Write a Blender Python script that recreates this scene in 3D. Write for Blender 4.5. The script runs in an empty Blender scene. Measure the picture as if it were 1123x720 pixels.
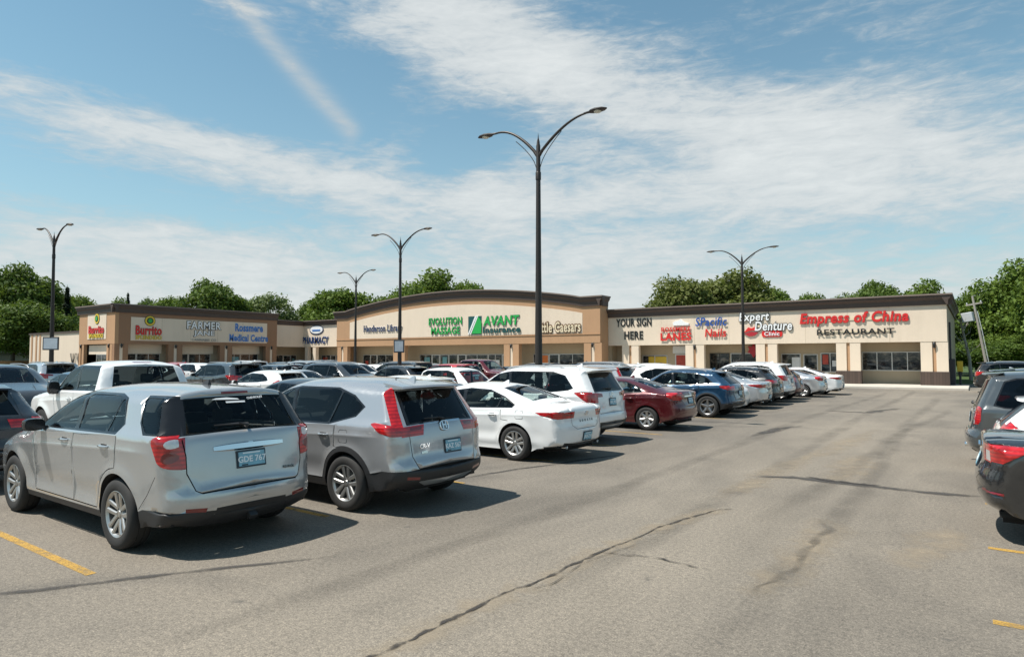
import bpy, bmesh, math, random
import numpy as np
from mathutils import Vector, Matrix
from mathutils.geometry import delaunay_2d_cdt
R = math.radians
scene = bpy.context.scene
COL = scene.collection
random.seed(7); np.random.seed(7)

# ------------------------------------------------------------------ helpers
def tag(o, label=None, cat=None, group=None, kind=None):
    if label: o['label'] = label
    if cat: o['category'] = cat
    if group: o['group'] = group
    if kind: o['kind'] = kind
    return o

def link(name, data, parent=None, loc=None, rot=None):
    o = bpy.data.objects.new(name, data); COL.objects.link(o)
    if parent is not None: o.parent = parent
    if loc is not None: o.location = loc
    if rot is not None: o.rotation_euler = rot
    return o

def empty(name, loc=(0, 0, 0), rz=0.0):
    o = link(name, None, None, loc, (0, 0, rz)); o.empty_display_size = 0.2
    return o

class MB:
    """collects faces for ONE mesh"""
    def __init__(s): s.v = []; s.f = []; s.m = []; s.mats = []
    def mi(s, mat):
        if mat not in s.mats: s.mats.append(mat)
        return s.mats.index(mat)
    def add(s, verts, faces, mat, M=None):
        k = len(s.v); i = s.mi(mat)
        for p in verts:
            s.v.append(tuple(M @ Vector(p)) if M is not None else tuple(p))
        for f in faces:
            s.f.append([k + q for q in f]); s.m.append(i)
        return s
    def box(s, x0, x1, y0, y1, z0, z1, mat, M=None):
        v = [(x0,y0,z0),(x1,y0,z0),(x1,y1,z0),(x0,y1,z0),(x0,y0,z1),(x1,y0,z1),(x1,y1,z1),(x0,y1,z1)]
        return s.add(v, [(3,2,1,0),(4,5,6,7),(0,1,5,4),(1,2,6,5),(2,3,7,6),(3,0,4,7)], mat, M)
    def bbox(s, x0, x1, y0, y1, z0, z1, mat, b=0.01, M=None):
        """box with chamfered edges"""
        bm = bmesh.new()
        v = [(x0,y0,z0),(x1,y0,z0),(x1,y1,z0),(x0,y1,z0),(x0,y0,z1),(x1,y0,z1),(x1,y1,z1),(x0,y1,z1)]
        vs = [bm.verts.new(p) for p in v]
        for f in [(3,2,1,0),(4,5,6,7),(0,1,5,4),(1,2,6,5),(2,3,7,6),(3,0,4,7)]: bm.faces.new([vs[i] for i in f])
        bmesh.ops.bevel(bm, geom=bm.edges[:], offset=b, segments=2, affect='EDGES', profile=0.5)
        bm.verts.index_update()
        s.add([tuple(p.co) for p in bm.verts], [[q.index for q in f.verts] for f in bm.faces], mat, M); bm.free()
        return s
    def prism(s, poly, axis, a0, a1, mat, M=None):
        """extrude a polygon (2-D) along an axis between a0 and a1"""
        n = len(poly)
        def P(p, a):
            return (a, p[0], p[1]) if axis == 'x' else (p[0], a, p[1]) if axis == 'y' else (p[0], p[1], a)
        v = [P(p, a0) for p in poly] + [P(p, a1) for p in poly]
        f = [tuple(range(n)), tuple(range(2*n-1, n-1, -1))]
        f += [(i, n+i, n+(i+1) % n, (i+1) % n) for i in range(n)]
        return s.add(v, f, mat, M)
    def tube(s, pts, rad, mat, n=8, cap=True, M=None):
        pts = [Vector(p) for p in pts]
        if not hasattr(rad, '__len__'): rad = [rad]*len(pts)
        v = []; f = []; ref = None
        for i, p in enumerate(pts):
            t = (pts[min(i+1, len(pts)-1)] - pts[max(i-1, 0)]).normalized()
            if ref is None:
                ref = Vector((0, 0, 1)) if abs(t.z) < .9 else Vector((1, 0, 0))
            a = t.cross(ref)
            if a.length < 1e-5: a = t.cross(Vector((0, 1, 0)))
            a.normalize(); b = t.cross(a).normalized(); ref = -b if False else ref
            for k in range(n):
                w = 2*math.pi*k/n
                v.append(tuple(p + (a*math.cos(w) + b*math.sin(w))*rad[i]))
        for i in range(len(pts)-1):
            for k in range(n):
                k2 = (k+1) % n
                f.append((i*n+k, (i+1)*n+k, (i+1)*n+k2, i*n+k2))
        if cap:
            f.append(tuple(range(n))); f.append(tuple((len(pts)-1)*n + k for k in range(n-1, -1, -1)))
        return s.add(v, f, mat, M)
    def lathe(s, prof, mat, n=32, axis='y', M=None, closed=False):
        v = []; f = []
        for (r, a) in prof:
            for k in range(n):
                w = 2*math.pi*k/n
                c, d = r*math.cos(w), r*math.sin(w)
                v.append((c, a, d) if axis == 'y' else (c, d, a))
        m = len(prof)
        for i in range(m if closed else m-1):
            j = (i+1) % m
            for k in range(n):
                k2 = (k+1) % n
                f.append((i*n+k, j*n+k, j*n+k2, i*n+k2))
        return s.add(v, f, mat, M)
    def mesh(s, name, smooth=None):
        me = bpy.data.meshes.new(name)
        me.from_pydata(s.v, [], s.f)
        for m in s.mats: me.materials.append(m)
        me.polygons.foreach_set('material_index', s.m)
        me.validate(); me.update()
        if smooth is not None:
            bm = bmesh.new(); bm.from_mesh(me)
            bmesh.ops.recalc_face_normals(bm, faces=bm.faces[:])
            for e in bm.edges:
                e.smooth = (len(e.link_faces) == 2 and e.calc_face_angle(0) < R(smooth))
            for fc in bm.faces: fc.smooth = True
            bm.to_mesh(me); bm.free()
        else:
            bm = bmesh.new(); bm.from_mesh(me)
            bmesh.ops.recalc_face_normals(bm, faces=bm.faces[:]); bm.to_mesh(me); bm.free()
        return me
    def obj(s, name, parent=None, loc=None, rot=None, smooth=None):
        return link(name, s.mesh(name, smooth), parent, loc, rot)

_tc = {}
def text_geo(txt, size=1.0, ext=0.02, bold=0.0, shear=0.0, space=1.0, align='CENTER', res=3):
    key = (txt, size, ext, bold, shear, space, align)
    if key in _tc: return _tc[key]
    cu = bpy.data.curves.new('lettering', 'FONT')
    cu.body = txt; cu.size = size; cu.extrude = ext; cu.offset = bold; cu.shear = shear
    cu.space_character = space; cu.align_x = align; cu.align_y = 'CENTER'; cu.resolution_u = res
    o = bpy.data.objects.new('lettering', cu); COL.objects.link(o)
    bpy.context.view_layer.update()
    dg = bpy.context.evaluated_depsgraph_get()
    me = bpy.data.meshes.new_from_object(o.evaluated_get(dg))
    out = ([tuple(v.co) for v in me.vertices], [tuple(p.vertices) for p in me.polygons])
    bpy.data.meshes.remove(me); bpy.data.objects.remove(o); bpy.data.curves.remove(cu)
    _tc[key] = out
    return out

# ------------------------------------------------------------------ materials
class NT:
    def __init__(s, name):
        s.m = bpy.data.materials.new(name); s.m.use_nodes = True
        s.t = s.m.node_tree; s.t.nodes.clear()
        s.out = s.n('ShaderNodeOutputMaterial')
    def n(s, typ, **kw):
        nd = s.t.nodes.new(typ)
        for k, v in kw.items(): setattr(nd, k, v)
        return nd
    def l(s, a, b): s.t.links.new(a, b)
    def val(s, x):
        return x
    def set(s, sock, x):
        if hasattr(x, 'is_linked') or hasattr(x, 'links'): s.l(x, sock)
        else: sock.default_value = x
    def math(s, op, a, b=0.0, c=None, clamp=False):
        nd = s.n('ShaderNodeMath', operation=op); nd.use_clamp = clamp
        s.set(nd.inputs[0], a); s.set(nd.inputs[1], b)
        if c is not None: s.set(nd.inputs[2], c)
        return nd.outputs[0]
    def mix(s, f, a, b):
        nd = s.n('ShaderNodeMix', data_type='RGBA')
        s.set(nd.inputs[0], f); s.set(nd.inputs[6], a); s.set(nd.inputs[7], b)
        return nd.outputs[2]
    def ramp(s, f, stops):
        nd = s.n('ShaderNodeValToRGB'); s.l(f, nd.inputs[0])
        e = nd.color_ramp.elements
        while len(e) < len(stops): e.new(0.5)
        for i, (p, c) in enumerate(stops):
            e[i].position = p; e[i].color = c if len(c) == 4 else (*c, 1)
        return nd.outputs[0]
    def noise(s, vec, scale, detail=4, rough=0.6, dist=0.0):
        nd = s.n('ShaderNodeTexNoise'); nd.inputs['Scale'].default_value = scale
        nd.inputs['Detail'].default_value = detail; nd.inputs['Roughness'].default_value = rough
        nd.inputs['Distortion'].default_value = dist
        if vec is not None: s.l(vec, nd.inputs['Vector'])
        return nd.outputs['Fac']
    def pos(s, which='Object'):
        return s.n('ShaderNodeTexCoord').outputs[which]
    def mapping(s, vec, scale=(1, 1, 1), rot=(0, 0, 0), loc=(0, 0, 0)):
        nd = s.n('ShaderNodeMapping'); s.l(vec, nd.inputs[0])
        nd.inputs['Scale'].default_value = scale; nd.inputs['Rotation'].default_value = rot
        nd.inputs['Location'].default_value = loc
        return nd.outputs[0]
    def bsdf(s, col=(0.5, 0.5, 0.5), rough=0.6, metal=0.0, spec=0.5, coat=0.0, bump=None, bstr=0.2, bdist=0.01):
        b = s.n('ShaderNodeBsdfPrincipled')
        if isinstance(col, tuple) and len(col) == 3: col = (*col, 1)
        s.set(b.inputs['Base Color'], col); s.set(b.inputs['Roughness'], rough)
        s.set(b.inputs['Metallic'], metal); b.inputs['Specular IOR Level'].default_value = spec
        b.inputs['Coat Weight'].default_value = coat; b.inputs['Coat Roughness'].default_value = 0.03
        if bump is not None:
            bn = s.n('ShaderNodeBump'); bn.inputs['Strength'].default_value = bstr; bn.inputs['Distance'].default_value = bdist
            s.l(bump, bn.inputs['Height']); s.l(bn.outputs[0], b.inputs['Normal'])
        s.l(b.outputs[0], s.out.inputs[0])
        return b

def simple(name, col, rough=0.5, metal=0.0, spec=0.5, coat=0.0, var=0.0, vscale=3.0, bump=0.0, bscale=60):
    t = NT(name)
    c = (*col, 1)
    h = None
    if var > 0:
        nz = t.noise(t.pos(), vscale, 5, 0.65)
        c = t.mix(nz, tuple(max(0, x*(1-var)) for x in col)+(1,), tuple(min(1, x*(1+var)) for x in col)+(1,))
    if bump > 0: h = t.noise(t.pos(), bscale, 3, 0.6)
    t.bsdf(c, rough, metal, spec, coat, h, bump, 0.004)
    return t.m

M = {}
def make_materials():
    t = NT('car_paint')
    oi = t.n('ShaderNodeObjectInfo')
    nz = t.noise(t.pos(), 2.2, 5, 0.7)
    dust = t.ramp(nz, [(0.35, (0, 0, 0)), (0.8, (0.10, 0.10, 0.10))])
    col = t.mix(dust, oi.outputs['Color'], (0.32, 0.29, 0.25, 1))
    rr = t.math('ADD', t.math('MULTIPLY', nz, 0.12), 0.17)
    b = t.bsdf(col, rr, 0.0, 0.5, 1.0)
    t.l(oi.outputs['Alpha'], b.inputs['Metallic'])
    b.inputs['Coat Roughness'].default_value = 0.015
    M['paint'] = t.m
    def glass(name, tint, refl):
        t = NT(name)
        tr = t.n('ShaderNodeBsdfTransparent'); tr.inputs[0].default_value = (*tint, 1)
        gl = t.n('ShaderNodeBsdfGlossy'); gl.inputs['Roughness'].default_value = 0.02
        gl.inputs[0].default_value = (0.9, 0.95, 1, 1)
        fr = t.n('ShaderNodeFresnel'); fr.inputs[0].default_value = refl
        mx = t.n('ShaderNodeMixShader'); t.l(fr.outputs[0], mx.inputs[0]); t.l(tr.outputs[0], mx.inputs[1]); t.l(gl.outputs[0], mx.inputs[2])
        t.l(mx.outputs[0], t.out.inputs[0]); return t.m
    M['glass'] = glass('car_glass', (0.74, 0.82, 0.79), 1.32)
    M['glass_dark'] = glass('privacy_glass', (0.20, 0.23, 0.235), 1.34)
    M['black_plastic'] = simple('black_plastic', (0.022, 0.022, 0.023), 0.55, var=0.3)
    M['gloss_black'] = simple('gloss_black', (0.012, 0.012, 0.013), 0.15)
    M['seam'] = simple('dark_seam', (0.008, 0.008, 0.008), 0.9)
    M['under'] = simple('underbody', (0.012, 0.012, 0.012), 0.95)
    M['tyre'] = simple('tyre_rubber', (0.022, 0.021, 0.020), 0.8, var=0.35, vscale=8)
    M['alloy'] = simple('alloy', (0.44, 0.435, 0.42), 0.36, 0.8, var=0.15, vscale=9)
    M['alloy_dark'] = simple('alloy_dark', (0.30, 0.30, 0.30), 0.32, 0.8)
    M['barrel'] = simple('wheel_barrel', (0.05, 0.048, 0.045), 0.6, 0.3)
    M['chrome'] = simple('chrome', (0.80, 0.80, 0.80), 0.08, 1.0)
    t = NT('red_lens'); sx = t.n('ShaderNodeSeparateXYZ'); t.l(t.pos(), sx.inputs[0])
    rib = t.math('ADD', .5, t.math('MULTIPLY', t.math('SINE', t.math('MULTIPLY', sx.outputs[2], 150.0)), .5))
    bulb = t.noise(t.pos(), 9, 2, .5)
    c = t.mix(rib, (.34, .006, .008, 1), (.60, .014, .014, 1)); c = t.mix(t.ramp(bulb, [(.45, (0, 0, 0)), (.64, (.6, .6, .6))]), c, (.18, .005, .007, 1))
    t.bsdf(c, .14, 0, .5, 1.0, rib, .15, .002); M['red_lens'] = t.m
    M['dark_red_lens'] = simple('dark_red_lens', (0.16, 0.006, 0.008), 0.12, coat=1.0, var=0.4, vscale=24)
    M['clear_lens'] = simple('clear_lens', (0.62, 0.60, 0.60), 0.12, 0.3, coat=1.0, var=0.3, vscale=30)
    M['seat'] = simple('seat_fabric', (0.035, 0.035, 0.036), 0.9, var=0.3)
    M['cabin'] = simple('cabin_trim', (0.02, 0.02, 0.021), 0.9)
    M['plate_blue'] = simple('plate_blue', (0.20, 0.42, 0.52), 0.5, var=0.5, vscale=14)
    M['plate_ink'] = simple('plate_ink', (0.82, 0.84, 0.84), 0.5)
    M['plate_dark'] = simple('plate_dark', (0.02, 0.035, 0.05), 0.5)
    M['silver'] = simple('silver_trim', (0.42, 0.42, 0.42), 0.35, 0.6)
    M['white_mark'] = simple('white_mark', (0.78, 0.78, 0.78), 0.5)
# ------------------------------------------------------------------ cars
NEXP = 2.5; QM = 0.826
def sup_d(q, r):
    a = np.clip(np.abs(q)*QM, 0, 0.9999)
    return r*(1-(1-a**NEXP)**(1/NEXP))
DBF = float(sup_d(np.array([1.0]), 1.0)[0])

def fillet(pts):
    out = []
    n = len(pts)
    for i, p in enumerate(pts):
        x, z, fr, rd = p
        if i == 0 or i == n-1 or fr <= 0: out.append((x, z, rd)); continue
        P = np.array([x, z]); A = np.array(pts[i-1][:2]); B = np.array(pts[i+1][:2])
        la, lb = np.linalg.norm(A-P), np.linalg.norm(B-P)
        t = min(fr, .48*la, .48*lb)
        p0 = P+(A-P)/la*t; p2 = P+(B-P)/lb*t
        for u in np.linspace(0, 1, 9):
            q = (1-u)**2*p0+2*u*(1-u)*P+u*u*p2
            out.append((q[0], q[1], rd))
    return np.array(out)

def resample(P, ds):
    d = np.r_[0, np.cumsum(np.hypot(np.diff(P[:, 0]), np.diff(P[:, 1])))]
    n = int(d[-1]/ds)+1
    s = np.linspace(0, d[-1], n)
    return s, np.stack([np.interp(s, d, P[:, k]) for k in range(P.shape[1])], 1)

def gsmooth(s, F, sig):
    W = np.exp(-.5*((s[:, None]-s[None, :])/sig)**2); W /= W.sum(1, keepdims=True)
    return W @ F

def inset(poly, t):
    P = [np.array(p, float) for p in poly]; n = len(P)
    area = sum(P[i][0]*P[(i+1) % n][1]-P[(i+1) % n][0]*P[i][1] for i in range(n))
    sg = 1 if area > 0 else -1
    L = []
    for i in range(n):
        d = P[(i+1) % n]-P[i]; d /= np.linalg.norm(d)
        nn = np.array([-d[1], d[0]])*sg
        L.append((P[i]+nn*t, d))
    out = []
    for i in range(n):
        (a, d1), (b, d2) = L[i-1], L[i]
        den = d1[0]*d2[1]-d1[1]*d2[0]
        if abs(den) < 1e-6: out.append(tuple(b)); continue
        u = ((b[0]-a[0])*d2[1]-(b[1]-a[1])*d2[0])/den
        out.append(tuple(a+d1*u))
    return out

def clip(poly, px, pz, nx, nz):
    """keep the part where (p-P).n >= 0"""
    out = []; n = len(poly)
    for i in range(n):
        a, b = poly[i], poly[(i+1) % n]
        da = (a[0]-px)*nx+(a[1]-pz)*nz; db = (b[0]-px)*nx+(b[1]-pz)*nz
        if da >= 0: out.append(a)
        if (da >= 0) != (db >= 0):
            u = da/(da-db); out.append((a[0]+(b[0]-a[0])*u, a[1]+(b[1]-a[1])*u))
    return out

def roundpoly(poly, r):
    n = len(poly); out = []
    for i in range(n):
        P = np.array(poly[i]); A = np.array(poly[i-1]); B = np.array(poly[(i+1) % n])
        la, lb = np.linalg.norm(A-P), np.linalg.norm(B-P)
        t = min(r, .45*la, .45*lb)
        p0 = P+(A-P)/la*t; p2 = P+(B-P)/lb*t
        for u in (0, .25, .5, .75, 1):
            q = (1-u)**2*p0+2*u*(1-u)*P+u*u*p2; out.append((float(q[0]), float(q[1])))
    return out

def band(pts, w):
    """thin closed polygon along an open polyline"""
    P = [np.array(p, float) for p in pts]; L = []; Rr = []
    for i in range(len(P)):
        d = P[min(i+1, len(P)-1)]-P[max(i-1, 0)]; d /= (np.linalg.norm(d)+1e-9)
        nn = np.array([-d[1], d[0]])*w/2
        L.append(tuple(P[i]+nn)); Rr.append(tuple(P[i]-nn))
    return L+Rr[::-1]

class CarShape:
    def __init__(c, S):
        c.S = S; c.L = S['L']
        P = fillet(S['outline'])
        c.s, Q = resample(P, 0.035)
        c.O = Q[:, :2]; rad = Q[:, 2]
        c.O = gsmooth(c.s, c.O, 0.012)
        c.O[0] = P[0, :2]; c.O[-1] = P[-1, :2]
        t = np.gradient(c.O, axis=0); t /= np.linalg.norm(t, axis=1, keepdims=True)
        nn = np.stack([t[:, 1], -t[:, 0]], 1)
        nn = gsmooth(c.s, nn, 0.05); c.m = nn/np.linalg.norm(nn, axis=1, keepdims=True)
        c.rad = gsmooth(c.s, rad[:, None], 0.08)[:, 0]
        c.Cb = c.O+c.m*(c.rad*DBF)[:, None]
        c.smax = c.s[-1]; c.itop = int(np.argmax(c.O[:, 1]))
        bx = np.array(S['belt']); c.bx, c.bz = bx[:, 0], bx[:, 1]
    def Y0(c, x, z):
        S = c.S; L = c.L
        b = np.interp(x, c.bx, c.bz)
        pf, pr = S.get('pf', .12), S.get('pr', .07)
        lf, lr = S.get('lf', 1.3), S.get('lr', 1.0)
        plan = 1-pf*np.clip((x-(L-lf))/lf, 0, 1)**2-pr*np.clip((lr-x)/lr, 0, 1)**2
        base = S['hw']*plan
        tt = np.clip((b-z)/(b-.25), 0, 1)
        y = base*(1-S.get('tuck', .055)*tt**2.2)
        # shoulder and sill creases
        zc = b-S.get('crease_d', .13)+S.get('crease_s', .03)*(c.L*.5-x)/c.L
        mid = np.clip((x-.35)/.4, 0, 1)*np.clip((L-.5-x)/.4, 0, 1)
        y = y+mid*S.get('crease', .014)*np.where(z > zc, np.exp(-np.abs(z-zc)/.05), np.exp(-np.abs(z-zc)/.13))*1.25
        y = y-mid*.012*np.exp(-((z-.52)/.10)**2)
        y = y+mid*.012*np.exp(-((z-.36)/.07)**2)
        u = np.clip(z-b, 0, 2)
        y = y-S['tum']*u-S.get('sh', .035)*(1-np.exp(-u/.035))-S.get('rt', .10)*u*np.clip((1.4-x)/1.4, 0, 1)
        for xw in (S['xr'], S['xf']):
            rho = np.hypot(x-xw, z-S['R']); Ra = S['Ra']
            up = np.clip((z-.30)/.2, 0, 1)
            y = y+S.get('flare', .022)*np.exp(-(np.clip(rho-Ra, 0, 9)/.085)**2)*up*np.clip(1-u/.05, 0, 1)
        return np.maximum(y, .05)
    def F(c, s, q):
        s = np.asarray(s, float); q = np.asarray(q, float)
        O = np.stack([np.interp(s, c.s, c.O[:, k]) for k in (0, 1)], -1)
        m = np.stack([np.interp(s, c.s, c.m[:, k]) for k in (0, 1)], -1)
        r = np.interp(s, c.s, c.rad)
        P = O+m*sup_d(q, r)[..., None]
        y = q*QM*c.Y0(P[..., 0], P[..., 1])
        return np.stack([P[..., 0], y, P[..., 1]], -1)
    def G(c, x, z):
        x = np.asarray(x, float); z = np.asarray(z, float)
        A = c.Cb[:-1]; B = c.Cb[1:]; d = B-A; ll = (d**2).sum(1)+1e-12
        P = np.stack([x, z], -1)
        w = P[:, None, :]-A[None]
        u = np.clip((w*d[None]).sum(-1)/ll, 0, 1)
        dist = np.hypot(*np.moveaxis(w-u[..., None]*d[None], -1, 0))
        k = dist.argmin(1); e = dist[np.arange(len(x)), k]
        r = c.rad[k]; dd = np.clip((r*DBF+e)/r, 0, 1)
        g = (1-(1-dd)**NEXP)**(1/NEXP)
        return c.Y0(x, z)*g
    # parameters on the strap
    def sr(c, z):
        i = c.itop; zz = np.maximum.accumulate(c.O[:i+1, 1])
        return float(np.interp(z, zz+np.arange(i+1)*1e-7, c.s[:i+1]))
    def st(c, x):
        k0 = int(np.argmin(np.abs(c.s-c.sr(c.S.get('ztail', .8)))))
        xx = np.maximum.accumulate(c.O[k0:, 0])
        k1 = int(np.argmax(xx)); return float(np.interp(x, xx[:k1]+np.arange(k1)*1e-7, c.s[k0:k0+k1]))
    def sq(c, p):
        s = c.sr(p[1]) if p[0] == 'r' else c.st(p[1])
        e = c.F(s, 1.0)
        return (s, p[2]/max(e[1], .05))
    def frame(c, p, off=0.004):
        """matrix lying on the strap: local x = to the viewer's right seen from outside, y = up, z = out"""
        s, q = c.sq(p)
        a = c.F(s-.03, q); b = c.F(s+.03, q); o = c.F(s, q)
        up = Vector(b-a).normalized()
        e = Vector(c.F(s, q+.02)-c.F(s, q-.02)).normalized()   # towards +y
        rt = -e
        nrm = rt.cross(up).normalized(); rt = up.cross(nrm).normalized()
        Mx = Matrix((( rt.x, up.x, nrm.x, o[0]+nrm.x*off), (rt.y, up.y, nrm.y, o[1]+nrm.y*off), (rt.z, up.z, nrm.z, o[2]+nrm.z*off), (0, 0, 0, 1)))
        return Mx

def cdt(domain, grid, feats):
    V = []; faces = []
    def addpoly(p):
        p = list(p)
        if sum(p[i-1][0]*p[i][1]-p[i][0]*p[i-1][1] for i in range(len(p))) < 0: p = p[::-1]
        k = len(V); V.extend([Vector((float(a), float(b))) for a, b in p]); faces.append(list(range(k, k+len(p))))
    addpoly(domain)
    for _, p in feats: addpoly(p)
    V.extend([Vector((float(a), float(b))) for a, b in grid])
    v, e, f, ov, oe, of = delaunay_2d_cdt(V, [], faces, 0, 1e-5)
    pts = np.array([tuple(p) for p in v])
    tris = []; cls = []
    for k, fc in enumerate(f):
        if 0 not in of[k]: continue
        ids = [i for i in of[k] if i > 0]
        name = feats[max(ids)-1][0] if ids else 'body'
        for j in range(1, len(fc)-1):
            tris.append((fc[0], fc[j], fc[j+1])); cls.append(name)
    return pts, np.array(tris), cls

def build_shell(S):
    c = CarShape(S); L = c.L
    QS = 0.8
    # ---- side features
    feats = []
    sill = S['sill']
    for f in S.get('side0', []): feats.append(f)
    dlo = S['dlo']
    pil = S['pillars']           # [(x_bottom, x_top, width)] from front to rear
    xb = pil[0]
    zlo = min(p[1] for p in dlo)
    def seamx(x0, x1, z0, z1): return [(x0, z0), (x1, z1)]
    belt = lambda x: float(np.interp(x, c.bx, c.bz))
    # doors: lower panels, front edge xd[0], B xd[1], rear end xd[2]
    xd = S['doors']
    zs = sill+S.get('door_up', .07)
    SW = .011
    if xd:
        arcr = [(S['xr']+(S['Ra']+.055)*math.cos(a), S['R']+(S['Ra']+.055)*math.sin(a)) for a in np.linspace(R(14), R(72), 7)]
        fd = [(xd[1], zs), (xd[0]-.02, zs), (xd[0], .55), (xd[0]+.02, belt(xd[0])-.02), (xd[1], belt(xd[1])-.01)]
        rd = [(xd[1], zs), (xd[1], belt(xd[1])-.01), (xd[2], belt(xd[2])-.01)]
        arc = [p for p in arcr if p[0] > xd[2]-.30 and p[0] > S['xr']+.10]
        if xd[2] < S['xr']+S['Ra']+.05:
            rd += [(xd[2], max(arc[-1][1]+.02, .75))] + arc[::-1] + [(arc[0][0]+.02, zs)]
        else:
            rd += [(xd[2], zs)]
        feats += [('door_front', fd), ('door_rear', rd)]
        feats += [('seam', band(fd[:4], SW)), ('seam', band(rd[2:]+[rd[0]], SW)), ('seam', band([(xd[1], zs), (xd[1], belt(xd[1])-.01)], SW))]
    feats.append(('trim', dlo))
    # windows: DLO cut by pillars
    win = inset(dlo, S.get('wtrim', .022))
    cuts = []
    rest = win
    for i, (x0, x1, w) in enumerate(pil):
        z0, z1 = zlo, max(p[1] for p in dlo)
        d = np.array([x1-x0, z1-z0]); d /= np.linalg.norm(d); nn = np.array([d[1], -d[0]])  # towards +x
        front = clip(rest, x0+nn[0]*w/2, z0+nn[1]*w/2, nn[0], nn[1])
        rest = clip(rest, x0-nn[0]*w/2, z0-nn[1]*w/2, -nn[0], -nn[1])
        cuts.append(front)
    cuts.append(rest)
    names = ['window_front', 'window_rear', 'window_quarter', 'window_quarter']
    for i, p in enumerate(cuts):
        if len(p) > 2: feats.append((names[i], roundpoly(p, .035)))
    for f in S.get('side', []): feats.append(f)
    # ---- side domain
    Ra, Rw = S['Ra'], S['R']
    def arch(xw):
        a0 = -math.asin(min(.9, max(-.9, (Rw-sill)/Ra)))
        return [(xw+Ra*math.cos(a), Rw+Ra*math.sin(a)) for a in np.linspace(a0, math.pi-a0, 37)]
    dom = [tuple(p) for p in c.Cb]
    bf = [(S['xf']+Ra+.10, sill+.0)] if c.Cb[-1][0] > S['xf']+Ra+.2 else []
    dom += bf + arch(S['xf']) + arch(S['xr'])
    if S['xr']-Ra-.12 > c.Cb[0][0]+.05: dom += [(S['xr']-Ra-.10, S.get('zrb', sill+.04))]
    gx = np.arange(0, L, .045); gz = np.arange(sill, c.O[:, 1].max(), .04)
    X, Z = np.meshgrid(gx, gz); X = X+.0225*(np.arange(len(gz)) % 2)[:, None]
    grid = np.stack([X.ravel(), Z.ravel()], 1)
    # keep grid points inside and away from the border
    D = np.array(dom)
    def inside(P, poly):
        r = np.zeros(len(P), bool); n = len(poly); j = n-1
        for i in range(n):
            xi, zi = poly[i]; xj, zj = poly[j]
            cnd = ((zi > P[:, 1]) != (zj > P[:, 1])) & (P[:, 0] < (xj-xi)*(P[:, 1]-zi)/((zj-zi)+1e-12)+xi)
            r ^= cnd; j = i
        return r
    grid = grid[inside(grid, D)]
    dmin = np.array([np.min(np.hypot(D[:, 0]-p[0], D[:, 1]-p[1])) for p in grid])
    xk = np.arange(.40, L-.55, .03)
    zk = np.interp(xk, c.bx, c.bz)-S.get('crease_d', .13)+S.get('crease_s', .03)*(L*.5-xk)/L
    cr_ = np.concatenate([np.stack([xk, zk+q], 1) for q in (-.014, 0, .014)])
    cr_ = cr_[inside(cr_, D)]; cr_ = cr_[np.array([np.min(np.hypot(D[:, 0]-p[0], D[:, 1]-p[1])) for p in cr_]) > .02]
    zg = np.interp(grid[:, 0], c.bx, c.bz)-S.get('crease_d', .13)+S.get('crease_s', .03)*(L*.5-grid[:, 0])/L
    sel_ = (dmin > .018) & (np.abs(grid[:, 1]-zg) > .022)
    grid = np.concatenate([grid[sel_], cr_])
    # extra rings near the border for the rounded shoulder
    ring = []
    for k in (.35, .9, 1.6):
        ring.append(c.Cb[2:-2]+(c.m*(c.rad*DBF*k)[:, None])[2:-2])
    ring = np.concatenate(ring); ring = ring[inside(ring, D)]
    dr = np.array([np.min(np.hypot(c.Cb[:, 0]-p[0], c.Cb[:, 1]-p[1])) for p in ring])
    ring = ring[dr > .012]
    p2, tr, cl = cdt(dom, np.concatenate([grid, ring]), feats)
    y = c.G(p2[:, 0], p2[:, 1])
    Lv = np.stack([p2[:, 0], y, p2[:, 1]], 1); Rv = Lv*np.array([1, -1, 1])
    # ---- strap
    sf = []
    for (n, pp) in S.get('strap', []):
        sf.append((n, [(lambda a: (a[0], a[1]*QS))(c.sq(p)) for p in pp]))
    for (n, pp, w) in S.get('strap_seams', []):
        sf.append((n, band([(lambda a: (a[0], a[1]*QS))(c.sq(p)) for p in pp], w)))
    qs = np.r_[-1, -.95, -.88, -.79, np.linspace(-.68, .68, 15), .79, .88, .95, 1]
    sdom = [(a, QS) for a in c.s]+[(a, -QS) for a in c.s[::-1]]
    g2 = [(a, b*QS) for a in c.s for b in qs if abs(b) < .999]
    ps, ts, cs = cdt(sdom, np.array(g2), sf)
    Sv = c.F(ps[:, 0], ps[:, 1]/QS)
    V = np.concatenate([Lv, Rv, Sv]); n1 = len(Lv)
    T = np.concatenate([tr, tr[:, ::-1]+n1, ts+2*n1])
    C = [('side', k, 1) for k in cl]+[('side', k, -1) for k in cl]
    mid = Sv[ts].mean(1)[:, 1]
    C += [('strap', k, 1 if mid[i] > 0 else -1) for i, k in enumerate(cs)]
    # orient outward
    tv = V[T]; fn = np.cross(tv[:, 1]-tv[:, 0], tv[:, 2]-tv[:, 0])
    ctr = tv.mean(1)-np.array([L/2, 0, .75]); ctr[:, 0] *= .25
    # side / strap have consistent winding each; fix per block
    blocks = [(0, len(tr)), (len(tr), 2*len(tr)), (2*len(tr), len(T))]
    for a, b in blocks:
        if (fn[a:b]*ctr[a:b]).sum() < 0: T[a:b] = T[a:b][:, ::-1]
    # weld for normals
    key = np.round(V/0.0006).astype(np.int64)
    _, inv = np.unique(key, axis=0, return_inverse=True); inv = inv.ravel()
    tv = V[T]; fn = np.cross(tv[:, 1]-tv[:, 0], tv[:, 2]-tv[:, 0])
    N = np.zeros((inv.max()+1, 3))
    for k in range(3): np.add.at(N, inv[T[:, k]], fn)
    N = N[inv]; N /= (np.linalg.norm(N, axis=1, keepdims=True)+1e-12)
    return c, V, N, T, C

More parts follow.
